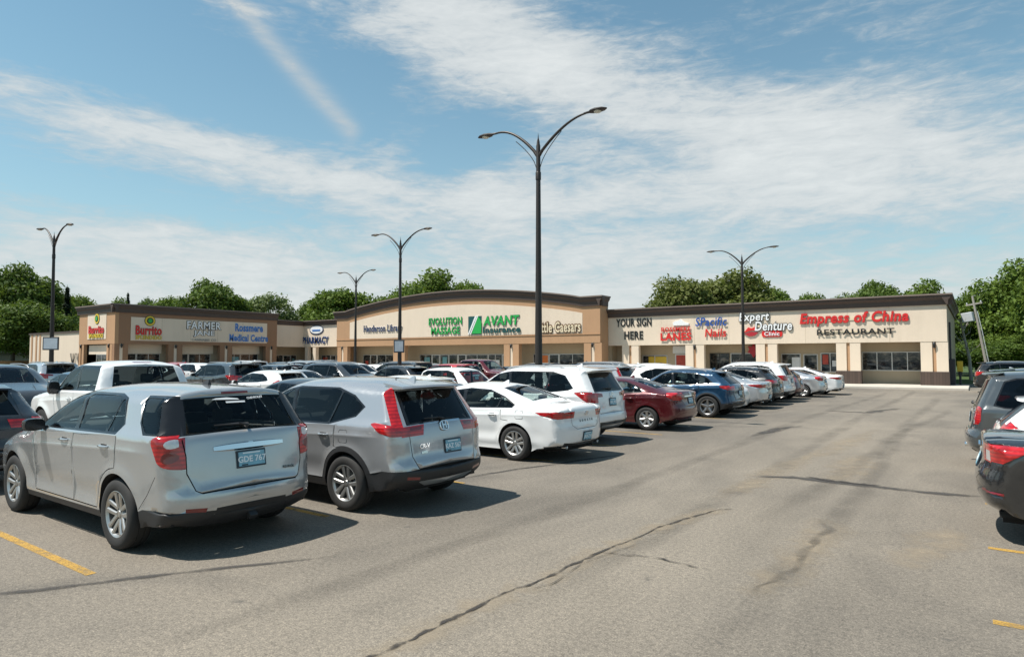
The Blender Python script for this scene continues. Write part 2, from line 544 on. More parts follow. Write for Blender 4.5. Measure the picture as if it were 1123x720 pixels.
def shell_mesh(name, V, N, T, sel, mats, matidx=None, push=None):
    T2 = T[sel]
    u, inv = np.unique(T2, return_inverse=True)
    v = V[u].copy(); n = N[u]
    if push is not None: v = v+n*push
    me = bpy.data.meshes.new(name)
    me.from_pydata([tuple(map(float, p)) for p in v], [], inv.reshape(-1, 3).tolist())
    for m in mats: me.materials.append(m)
    if matidx is not None: me.polygons.foreach_set('material_index', matidx)
    me.polygons.foreach_set('use_smooth', [True]*len(me.polygons))
    me.update()
    if len(me.vertices) == len(n): me.normals_split_custom_set_from_vertices([tuple(map(float, p)) for p in n])
    return me

def pieces(V, T, sel):
    ids = np.where(sel)[0]
    if not len(ids): return []
    key = np.round(V/0.002).astype(np.int64)
    _, inv = np.unique(key, axis=0, return_inverse=True); inv = inv.ravel()
    lab = {}
    def find(a):
        while lab.setdefault(a, a) != a: lab[a] = lab[lab[a]]; a = lab[a]
        return a
    for i in ids:
        a, b, d = (find(int(inv[k])) for k in T[i]); lab[b] = a; lab[find(d)] = a
    grp = {}
    for i in ids: grp.setdefault(find(int(inv[T[i, 0]])), []).append(i)
    out = []; small = []
    for g in sorted(grp.values(), key=len, reverse=True):
        m = np.zeros(len(sel), bool); m[g] = True
        if len(g) < 6 and out: out[0] |= m
        else: out.append(m)
    return out

# ---- wheels
_wc = {}
def wheel_meshes(Rr, rimr, w, style):
    key = (Rr, rimr, w, style)
    if key in _wc: return _wc[key]
    h = w/2
    t = MB()
    sh = [(rimr-.012, -h*.82), (rimr+.015, -h*.93), ((Rr+rimr)/2, -h*1.02), (Rr-.02, -h*.90), (Rr-.006, -h*.72),
          (Rr, -h*.55), (Rr, -h*.30), (Rr-.007, -h*.28), (Rr-.007, -h*.24), (Rr, -h*.22), (Rr, h*.22), (Rr-.007, h*.24), (Rr-.007, h*.28), (Rr, h*.30),
          (Rr, h*.55), (Rr-.006, h*.72), (Rr-.02, h*.90), ((Rr+rimr)/2, h*1.02), (rimr+.015, h*.93), (rimr-.012, h*.82)]
    t.lathe(sh, M['tyre'], 48)
    b = MB()
    b.lathe([(rimr-.01, -h*.8), (rimr-.025, h*.7), (rimr-.05, h*.35), (rimr-.06, 0), (.10, -.01), (.02, -.01), (0.001, -.01)], M['barrel'], 40)
    b.lathe([(rimr*.62, 0), (rimr*.62, h*.22), (.09, h*.22), (.0, h*.25)], M['alloy_dark'], 28)
    r = MB()
    al = M['alloy_dark'] if style.endswith('d') else M['alloy']
    r.lathe([(rimr-.03, h*.60), (rimr-.014, h*.82), (rimr, h*.90), (rimr+.006, h*.88), (rimr, h*.78)], al, 48)
    r.lathe([(.001, h*.66), (.03, h*.66), (.034, h*.62), (.062, h*.56), (.07, h*.36)], al, 24)
    def spoke(a, off0, off1, w0, w1, ins=.0):
        ca, sa = math.cos(a), math.sin(a)
        def P(rad, lat, y): return (rad*ca-lat*sa, y, rad*sa+lat*ca)
        r0, r1 = .045, rimr-.018
        yo = [h*.58, h*.70, h*.80]; 
        prof = [(r0, off0, w0, h*.56), ((r0+r1)/2, (off0+off1)/2, (w0+w1)/2*.92, h*.70), (r1, off1, w1, h*.80)]
        v = []; 
        for (rad, lat, ww, yy) in prof:
            v += [P(rad, lat-ww/2, yy-.004), P(rad, lat-ww*.28, yy+.006), P(rad, lat+ww*.28, yy+.006), P(rad, lat+ww/2, yy-.004), P(rad, lat+ww*.42, yy-.05), P(rad, lat-ww*.42, yy-.05)]
        f = []
        for i in range(2):
            for k in range(6):
                k2 = (k+1) % 6; f.append((i*6+k, i*6+k2, (i+1)*6+k2, (i+1)*6+k))
        r.add(v, f, al)
    if style.startswith('five2'):
        for k in range(5):
            a = 2*math.pi*k/5+math.pi/2
            spoke(a, -.032, -.050, .050, .058); spoke(a, .032, .050, .050, .058)
    elif style.startswith('five'):
        for k in range(5): spoke(2*math.pi*k/5+math.pi/2, 0, 0, .085, .062)
    elif style.startswith('seven'):
        for k in range(7): spoke(2*math.pi*k/7+math.pi/2, 0, .0, .07, .075)
    elif style.startswith('six'):
        for k in range(6):
            a = 2*math.pi*k/6+math.pi/2; spoke(a, -.015, -.036, .026, .032); spoke(a, .015, .036, .026, .032)
    else:
        for k in range(10): spoke(2*math.pi*k/10+math.pi/2, 0, .02 if k % 2 else -.02, .03, .032)
    for k in range(5):
        a = 2*math.pi*k/5; r.tube([(.048*math.cos(a), h*.55, .048*math.sin(a)), (.048*math.cos(a), h*.63, .048*math.sin(a))], .009, M['barrel'], 6)
    out = (b.mesh('wheel', 30), t.mesh('tyre', 40), r.mesh('rim', 25))
    _wc[key] = out
    return out

def seat_mesh():
    b = MB()
    b.bbox(-.28, .27, -.25, .25, .0, .16, M['seat'], .05)
    def back(zz): return -.20-(zz-.1)*.30
    v = []; prof = [(.08, .24), (.35, .25), (.58, .22), (.66, .16)]
    for z, hw in prof:
        x = back(z); v += [(x+.07, -hw, z), (x+.10, 0, z), (x+.07, hw, z), (x-.07, hw*.9, z), (x-.08, 0, z), (x-.07, -hw*.9, z)]
    f = []
    for i in range(3):
        for k in range(6): f.append((i*6+k, i*6+(k+1) % 6, (i+1)*6+(k+1) % 6, (i+1)*6+k))
    f.append(tuple(range(18, 24)))
    b.add(v, f, M['seat'])
    x = back(.78); b.bbox(x-.06, x+.05, -.13, .13, .69, .88, M['seat'], .035)
    b.tube([(x, -.06, .60), (x, -.06, .72)], .008, M['chrome'], 6); b.tube([(x, .06, .60), (x, .06, .72)], .008, M['chrome'], 6)
    return b.mesh('seat', 40)

MODELS = {}
def build_model(key, S):
    c, V, N, T, C = build_shell(S)
    L = S['L']; cx = L/2
    off = np.array([cx, 0, 0]); V = V-off
    E = []        # entries: name, mesh, parent index(-1 = car), loc, paint
    def ent(name, me, parent=-1, loc=(0, 0, 0), paint=False, rz=0.0, label=None):
        E.append((name, me, parent, loc, paint, rz, label)); return len(E)-1
    cls = np.array([k for _, k, _ in C]); sd = np.array([s for _, _, s in C])
    mats = {'body': M['paint'], 'seam': M['seam']}
    # body = body + seams (seam as a pushed part of the same mesh is built apart: gap stays dark)
    bi = (cls == 'body')
    ent('body', shell_mesh(key+'_body', V, N, T, bi, [M['paint']]), paint=True)
    sm = shell_mesh(key+'_gap', V, N, T, cls == 'seam', [M['seam']], push=-.010) if (cls == 'seam').any() else None
    gm = S.get('glass_rear', M['glass_dark']); gf = M['glass']
    idx = {}
    for d in ('front', 'rear'):
        for s in (1, -1):
            sel = (cls == 'door_'+d) & (sd == s)
            if sel.any(): idx[d, s] = ent('door', shell_mesh(key+'_door', V, N, T, sel, [M['paint']]), paint=True)
    for nm, mm in (('window_front', gf), ('window_rear', gm), ('window_quarter', gm)):
        for s in (1, -1):
            for sel in pieces(V, T, (cls == nm) & (sd == s)):
                par = idx.get((nm[7:], s), -1)
                ent('side_window', shell_mesh(key+'_'+nm, V, N, T, sel, [mm], push=-.006), par)
    for q in pieces(V, T, cls == 'trim'): ent('window_trim', shell_mesh(key+'_trim', V, N, T, q, [S.get('trim_mat', M['gloss_black'])], push=-.001))
    if (cls == 'windshield').any(): ent('windshield', shell_mesh(key+'_ws', V, N, T, cls == 'windshield', [gf], push=-.004))
    gate = -1
    if (cls == 'gate').any(): gate = ent(S.get('gate_name', 'tailgate'), shell_mesh(key+'_gate', V, N, T, cls == 'gate', [M['paint']]), paint=True)
    if (cls == 'rear_window').any(): ent('rear_window', shell_mesh(key+'_rw', V, N, T, cls == 'rear_window', [S.get('glass_back', gm)], push=-.005), gate)
    for nm, pn, mm, side in (('tail', 'tail_lamp', M['red_lens'], 1), ('head', 'headlamp', M['clear_lens'], 1), ('cladding', 'cladding', M['black_plastic'], 0),
                       ('bumper_black', 'lower_bumper', M['black_plastic'], 0), ('reflector', 'reflector', M['dark_red_lens'], 1), ('grille', 'grille', M['gloss_black'], 0), ('skid', 'skid_plate', M['silver'], 0),
                       ('bed_cover', 'bed_cover', M['black_plastic'], 0), ('sunroof', 'sunroof', M['gloss_black'], 0), ('brake', 'brake_lamp', M['dark_red_lens'], 0), ('chrome', 'chrome_strip', M['chrome'], 0), ('blackroof', 'roof_panel', M['gloss_black'], 0)):
        for s in ((1, -1) if side else (0,)):
            sel = (cls == nm) & ((sd == s) if s else np.ones(len(sd), bool))
            for q in pieces(V, T, sel):
                k_ = ent(pn, shell_mesh(key+'_'+nm, V, N, T, q, [mm], push=.003 if nm in ('tail', 'head') else 0.0)); idx.setdefault((nm, s), k_)
    for s in (1, -1):
        sel = (cls == 'reverse') & (sd == s)
        if sel.any(): ent('reverse_lens', shell_mesh(key+'_rev', V, N, T, sel, [M['clear_lens']], push=.003), idx.get(('tail', s), -1))
        sel = (cls == 'taildark') & (sd == s)
        if sel.any(): ent('inner_lens', shell_mesh(key+'_tdk', V, N, T, sel, [M['dark_red_lens']], push=.003), idx.get(('tail', s), -1))
    # underbody with wheel wells, plus dark gaps
    u = MB(); Ra, Rw, sill = S['Ra'], S['R'], S['sill']
    yin = S['hw']-.34
    zf = sill+.02
    u.box(.25-cx, L-.25-cx, -yin, yin, zf-.02, zf+.12, M['under'])
    u.box(S['xr']+Ra+.02-cx, S['xf']-Ra-.02-cx, -S['hw']*.93+.02, S['hw']*.93-.02, zf-.018, zf+.06, M['under'])
    u.box(.22-cx, S['xr']-Ra-.02-cx, -S['hw']+.17, S['hw']-.17, S.get('zrb', sill+.05)+.02, S.get('zrb', sill+.05)+.08, M['under'])
    u.box(S['xf']+Ra+.02-cx, L-.25-cx, -S['hw']+.2, S['hw']-.2, sill+.03, sill+.1, M['under'])
    for xw in (S['xr'], S['xf']):
        for s in (1, -1):
            a0 = -math.asin(min(.9, max(-.9, (Rw-sill)/Ra)))
            aa = np.linspace(a0, math.pi-a0, 25)
            xs = xw+Ra*np.cos(aa); zs = Rw+Ra*np.sin(aa)
            yo = c.G(xs, zs)-.003
            v = [(xs[i]-cx, s*yo[i], zs[i]) for i in range(25)]+[(xs[i]-cx, s*(yo[i]-.045), zs[i]-.012*math.sin(aa[i])) for i in range(25)]+[(xs[i]-cx, s*yin*.95, zs[i]) for i in range(25)]
            f = []
            for r_ in range(2):
                f += [(r_*25+i, r_*25+i+1, (r_+1)*25+i+1, (r_+1)*25+i) for i in range(24)]
            f.append(tuple(range(50, 75)))
            u.add(v, f, M['under'])
    if sm is not None:
        u.add([tuple(v.co) for v in sm.vertices], [tuple(p.vertices) for p in sm.polygons], M['seam'])
    ent('underbody', u.mesh(key+'_under'))
    # wheels
    wm = wheel_meshes(Rw, S['rim'], S.get('tw', .225), S['style'])
    ytrack = float(c.G(np.array([S['xr']]), np.array([Rw+Ra+.02]))[0])-S.get('tw', .225)/2-.012
    for xw in (S['xr'], S['xf']):
        for s in (1, -1):
            k = ent('wheel', wm[0], -1, (xw-cx, s*ytrack, Rw), False, 0 if s > 0 else math.pi)
            ent('tyre', wm[1], k); ent('rim', wm[2], k)
    # interior
    it = MB(); zb = float(np.interp(L*.45, c.bx, c.bz))
    x0, x1 = S.get('cab', (.6, L-1.35))
    hwi = S['hw']-.16
    it.box(x0-cx, x1-cx, -hwi, hwi, .42, .46, M['cabin'])
    for s in (1, -1): it.box(x0-cx, x1-cx, s*hwi-.02, s*hwi+.02, .44, zb-.06, M['cabin'])
    it.box(x0-cx-.02, x0-cx+.02, -hwi, hwi, .44, zb-.10, M['cabin'])
    it.bbox(x1-cx-.45, x1-cx+.10, -hwi+.02, hwi-.02, .60, zb+.0, M['cabin'], .06)
    it.tube([(x1-cx-.52+.05*math.cos(a)*.5, .36+.18*math.cos(a), zb-.04+.17*math.sin(a)) for a in np.linspace(0, 2*math.pi, 20)], .016, M['cabin'], 6)
    xs2 = S['seats'][1]
    # rear bench
    it.bbox(xs2-.25-cx, xs2+.28-cx, -hwi+.06, hwi-.06, .50, .70, M['seat'], .05)
    it.prism([(xs2-.16-cx, .62), (xs2-.30-cx, 1.08+S.get('sz', 0)), (xs2-.42-cx, 1.08+S.get('sz', 0)), (xs2-.32-cx, .60)], 'y', -hwi+.08, hwi-.08, M['seat'])
    for yy in (-.42, .42): it.bbox(xs2-.43-cx, xs2-.33-cx, yy-.12, yy+.12, 1.09+S.get('sz', 0), 1.24+S.get('sz', 0), M['seat'], .035)
    zt = c.O[:, 1].max(); fr_ = c.O[c.itop:]; xm = float(np.interp(-(zt-.16), -fr_[:, 1], fr_[:, 0]))-.16
    it.bbox(xm-cx-.02, xm-cx+.01, -.12, .12, zt-.30, zt-.22, M['cabin'], .01)
    it.tube([(xm-cx, 0, zt-.24), (xm-cx+.06, 0, zt-.19)], .01, M['cabin'], 6)
    ent('interior', it.mesh(key+'_cabin'))
    st = seat_mesh()
    for yy in (.36, -.36): ent('seat', st, -1, (S['seats'][0]-cx, yy, .50+S.get('sz', 0)))
    # mirrors
    mx, mz = S['mirror']
    for s in (1, -1):
        b = MB(); yb = float(c.G(np.array([mx]), np.array([mz-.03]))[0])
        ms = S.get('mirror_size', (.20, .15))
        mm = S.get('mirror_mat', M['paint'])
        prof = [(-.05, .90), (.01, 1.0), (.06, .90), (.095, .62), (.11, .2)]
        v = []; k_ = 12
        for (dx, sc) in prof:
            for a in range(k_):
                w = 2*math.pi*a/k_
                cy = math.copysign(abs(math.cos(w))**.6, math.cos(w)); cz = math.copysign(abs(math.sin(w))**.6, math.sin(w))
                v.append((mx-cx+dx, s*(yb+.13+ms[0]/2*sc*cy), mz+ms[1]/2*sc*cz))
        f = [tuple(range(k_)), tuple(range(4*k_, 5*k_))]
        for i in range(4):
            for a in range(k_): f.append((i*k_+a, i*k_+(a+1) % k_, (i+1)*k_+(a+1) % k_, (i+1)*k_+a))
        b.add(v, f[1:], mm); b.add([v[i] for i in range(k_)], [tuple(range(k_))], M['gloss_black'])
        b.box(mx-cx-.02, mx-cx+.05, min(s*(yb-.03), s*(yb+.07)), max(s*(yb-.03), s*(yb+.07)), mz-.06, mz-.02, M['black_plastic'])
        ent('wing_mirror', b.mesh(key+'_mirror', 40), paint=True)
    # handles
    for d, hx in zip(('front', 'rear'), S.get('handles', [])):
        for s in (1, -1):
            if (d, s) not in idx: continue
            hz = S['hz']; b = MB()
            ys = [float(c.G(np.array([hx+dx]), np.array([hz]))[0]) for dx in (-.10, 0, .10)]
            pts = [(hx-.10-cx, s*(ys[0]-.002), hz), (hx-.075-cx, s*(ys[0]+.022), hz), (hx-cx, s*(ys[1]+.030), hz), (hx+.075-cx, s*(ys[2]+.022), hz), (hx+.10-cx, s*(ys[2]-.002), hz)]
            b.tube(pts, [.012, .014, .014, .014, .012], S.get('handle_mat', M['paint']), 8)
            w = .05
            b.add([(hx-.06-cx, s*(ys[1]+.0015), hz-.026), (hx+.06-cx, s*(ys[1]+.0015), hz-.026), (hx+.065-cx, s*(ys[1]+.0015), hz+.022), (hx-.065-cx, s*(ys[1]+.0015), hz+.022)], [(0, 1, 2, 3)], M['seam'])
            ent('door_handle', b.mesh(key+'_handle', 40), idx[d, s], paint=True)
    # extras
    def fr(p, off_=.004):
        return Matrix.Translation((-cx, 0, 0)) @ c.frame(p, off_)
    if 'plate' in S:
        b = MB(); Mx = fr(S['plate'], .012)
        b.bbox(-.165, .165, -.09, .09, -.012, .004, M['plate_dark'], .004, Mx)
        b.box(-.150, .150, -.072, .072, .0042, .006, M['plate_blue'], Mx)
        v, f = text_geo(S.get('plate_txt', 'GDE 767'), .085, .0008, .002)
        b.add(v, f, M['plate_ink'], Mx @ Matrix.Translation((0, -.008, .0075)))
        b.box(-.10, .10, .052, .064, .0062, .007, M['plate_ink'], Mx)
        b.box(-.12, -.05, -.068, -.055, .0062, .007, M['plate_dark'], Mx)
        ent('license_plate', b.mesh(key+'_plate'), gate if S.get('plate_on_gate', True) else -1)
    for (nm, fn) in S.get('extras', []):
        b = MB(); rz = fn(b, c, fr, cx, M)
        kw = rz or {}; parts = [b]
        if nm in ('roof_rail', 'exhaust') and min(p[1] for p in b.v) < -.1 < .1 < max(p[1] for p in b.v):
            parts = []
            for sg in (1, -1):
                q = MB(); q.mats = b.mats; q.v = b.v
                for f_, m_ in zip(b.f, b.m):
                    if b.v[f_[0]][1]*sg > 0: q.f.append(f_); q.m.append(m_)
                used = sorted({i for f_ in q.f for i in f_}); mp = {i: j for j, i in enumerate(used)}
                q.v = [b.v[i] for i in used]; q.f = [[mp[i] for i in f_] for f_ in q.f]; parts.append(q)
        for q in parts: ent(nm, q.mesh(key+'_'+nm, 35), gate if kw.get('gate') else -1, paint=kw.get('paint', False))
    MODELS[key] = (E, L)
    return c

def add_car(key, xend, y, face, color, label, cat='car', name=None, group='cars parked across the lot', metal=.0, jit=0.0, sc=1.0):
    """face -1: nose towards -X, xend = rear end.  face +1: nose towards +X, xend = nose end"""
    E, L = MODELS[key]
    if name is None: name = 'parked_car'
    root = empty(name, (xend-L*sc/2, y, 0), (math.pi if face < 0 else 0)+jit); root.scale = (sc, sc, sc)
    tag(root, label, cat, group)
    objs = []
    for (nm, me, par, loc, paint, rz, lab) in E:
        o = link(nm, me, root if par < 0 else objs[par], loc, (0, 0, rz))
        if paint: o.color = (*color, metal)
        objs.append(o)
    return root
# ------------------------------------------------------------------ car kinds
def half(*pp):
    """mirror a list of rear/top points (kind, a, y) into a closed polygon symmetric in y"""
    return [(k, a, y) for k, a, y in pp] + [(k, a, -y) for k, a, y in reversed(pp)]
def both(cls, *pp):
    return [(cls, list(pp)), (cls, [(k, a, -y) for k, a, y in pp])]

def ex_rails(x0, x1, mat, h=.045, q=.93):
    def fn(b, c, fr, cx, M):
        for s in (1, -1):
            xs = np.linspace(x0, x1, 12); pts = []
            for i, x in enumerate(xs):
                p = c.F(c.st(x), q*s); z = h if 0 < i < 11 else -.005
                pts.append((p[0]-cx, p[1], p[2]+z))
            b.tube(pts, .016, M[mat], 8)
    return ('roof_rail', fn)
def ex_fin(x, mat='paint'):
    def fn(b, c, fr, cx, M):
        p = c.F(c.st(x), 0.0); o = Vector((p[0]-cx, 0, p[2]-.004))
        pr = [(-.07, 0), (.09, 0), (.02, .035), (-.045, .065), (-.065, .06)]
        v = [(o.x+a, -.022 if z == 0 else -.005, o.z+z) for a, z in pr]+[(o.x+a, .022 if z == 0 else .005, o.z+z) for a, z in pr]
        b.add(v, [tuple(range(5)), tuple(range(9, 4, -1))]+[(i, 5+i, 5+(i+1) % 5, (i+1) % 5) for i in range(5)], M[mat])
        return {'paint': True}
    return ('antenna_fin', fn)
def ex_spoiler(prof, hw0, hw1, mat='paint', gate=True):
    """prof: list of (x,z) closed; thin wing over the rear glass"""
    def fn(b, c, fr, cx, M):
        n = len(prof); ys = [(-1, hw1), (-.8, hw0), (0, hw0), (.8, hw0), (1, hw1)]
        rows = []
        for (t, h) in ys:
            y = t*hw0; k = -.015 if abs(t) == 1 else (.0 if t == 0 else -.006)
            sx = .05 if abs(t) == 1 else 0
            mx = max(p[0] for p in prof)
            rows.append([(p[0]-cx+sx*(mx-p[0])/(mx-min(q[0] for q in prof)), y, p[1]+k) for p in prof])
        v = [p for r in rows for p in r]; f = []
        for i in range(4):
            for k in range(n): f.append((i*n+k, i*n+(k+1) % n, (i+1)*n+(k+1) % n, (i+1)*n+k))
        f += [tuple(range(n)), tuple(range(4*n, 5*n))]
        b.add(v, f, M[mat]); return {'paint': True, 'gate': gate}
    return ('spoiler', fn)
def ex_bar(p, w, h, d, mat='chrome', name='chrome_bar'):
    def fn(b, c, fr, cx, M):
        Mx = fr(p, 0.0); n = 9
        v = []
        for i in range(n):
            t = -1+2*i/(n-1); x = t*w/2; hh = h/2*(1-.25*abs(t)**4); zz = -.05*w*t*t
            v += [(x, -hh, zz), (x, -hh*.6, zz+d), (x, hh*.6, zz+d), (x, hh, zz)]
        f = []
        for i in range(n-1):
            for k in range(3): f.append((i*4+k, i*4+k+1, i*4+k+5, i*4+k+4))
        f += [(0, 1, 2, 3), (n*4-1, n*4-2, n*4-3, n*4-4)]
        b.add(v, f, M[mat], Mx); return {'gate': True}
    return (name, fn)
def ex_text(p, txt, size, mat='chrome', bold=.002, shear=0, space=1.0, name='badge', dx=0.0):
    def fn(b, c, fr, cx, M):
        v, f = text_geo(txt, size, .004, bold, shear, space); b.add(v, f, M[mat], fr(p, .004) @ Matrix.Translation((dx, 0, 0))); return {'gate': True}
    return (name, fn)
def ex_wiper(p, w, gate=True):
    def fn(b, c, fr, cx, M):
        Mx = fr(p, .0)
        b.tube([(.0, 0, .0), (0, 0, .03), (-.10, .012, .035), (-w, .02, .022)], [.025, .02, .012, .007], M['black_plastic'], 8, M=Mx); return {'gate': gate}
    return ('rear_wiper', fn)
def ex_bow(p, s):
    def fn(b, c, fr, cx, M):
        Mx = fr(p, .022)
        b.prism([(-.5*s, -.08*s), (-.14*s, -.10*s), (-.12*s, -.18*s), (.20*s, -.18*s), (.16*s, -.10*s), (.5*s, -.06*s), (.44*s, .10*s), (.14*s, .10*s), (.12*s, .18*s), (-.20*s, .18*s), (-.16*s, .10*s), (-.44*s, .08*s)], 'z', -.01, .008, M['chrome'], Mx)
        return {'gate': True}
    return ('emblem', fn)
def ex_ring(p, r, letter=None, ry=.8, sq=.6):
    def fn(b, c, fr, cx, M):
        Mx = fr(p, .012); pts = []
        for k in range(25):
            w = 2*math.pi*k/24; e = sq
            pts.append((r*math.copysign(abs(math.cos(w))**e, math.cos(w)), r*ry*math.copysign(abs(math.sin(w))**e, math.sin(w)), 0))
        b.tube(pts, r*.12, M['chrome'], 6, M=Mx)
        if letter:
            v, f = text_geo(letter, r*1.7, .006, r*.03); b.add(v, f, M['chrome'], Mx)
        return {'gate': True}
    return ('emblem', fn)
def ex_exhaust(y, z, x=.10, r=.035, ry=1.4):
    def fn(b, c, fr, cx, M):
        for s in ((1, -1) if y < 0 else (1,)):
            yy = abs(y)*s
            pts = [(r*math.cos(w), r*ry*math.sin(w)) for w in np.linspace(0, 2*math.pi, 17)[:-1]]
            v = [(x-cx, yy+q, z+p) for p, q in pts]+[(x+.25-cx, yy+q, z+p) for p, q in pts]+[(x+.02-cx, yy+q*.82, z+p*.82) for p, q in pts]+[(x+.24-cx, yy+q*.82, z+p*.82) for p, q in pts]
            f = [(i, 16+i, 16+(i+1) % 16, (i+1) % 16) for i in range(16)]+[(32+i, 32+(i+1) % 16, 48+(i+1) % 16, 48+i) for i in range(16)]+[(i, (i+1) % 16, 32+(i+1) % 16, 32+i) for i in range(16)]
            b.add(v, f, M['chrome'])
    return ('exhaust', fn)
def ex_box(name, p, w, h, d, mat, rb=.01, gate=True):
    def fn(b, c, fr, cx, M):
        b.bbox(-w/2, w/2, -h/2, h/2, -.02, d, M[mat], min(rb, h*.3), fr(p, 0)); return {'gate': gate}
    return (name, fn)
def ex_fuel(x, z, w=.16, h=.16, side=1):
    def fn(b, c, fr, cx, M):
        pts = roundpoly([(x-w/2, z-h/2), (x+w/2, z-h/2), (x+w/2, z+h/2), (x-w/2, z+h/2)], .03)
        bd = pts+[pts[0]]
        P = np.array(bd); y = c.G(P[:, 0], P[:, 1])+.001
        b.tube([(P[i, 0]-cx, side*(y[i]), P[i, 1]) for i in range(len(P))], .003, M['seam'], 4)
    return ('fuel_door', fn)

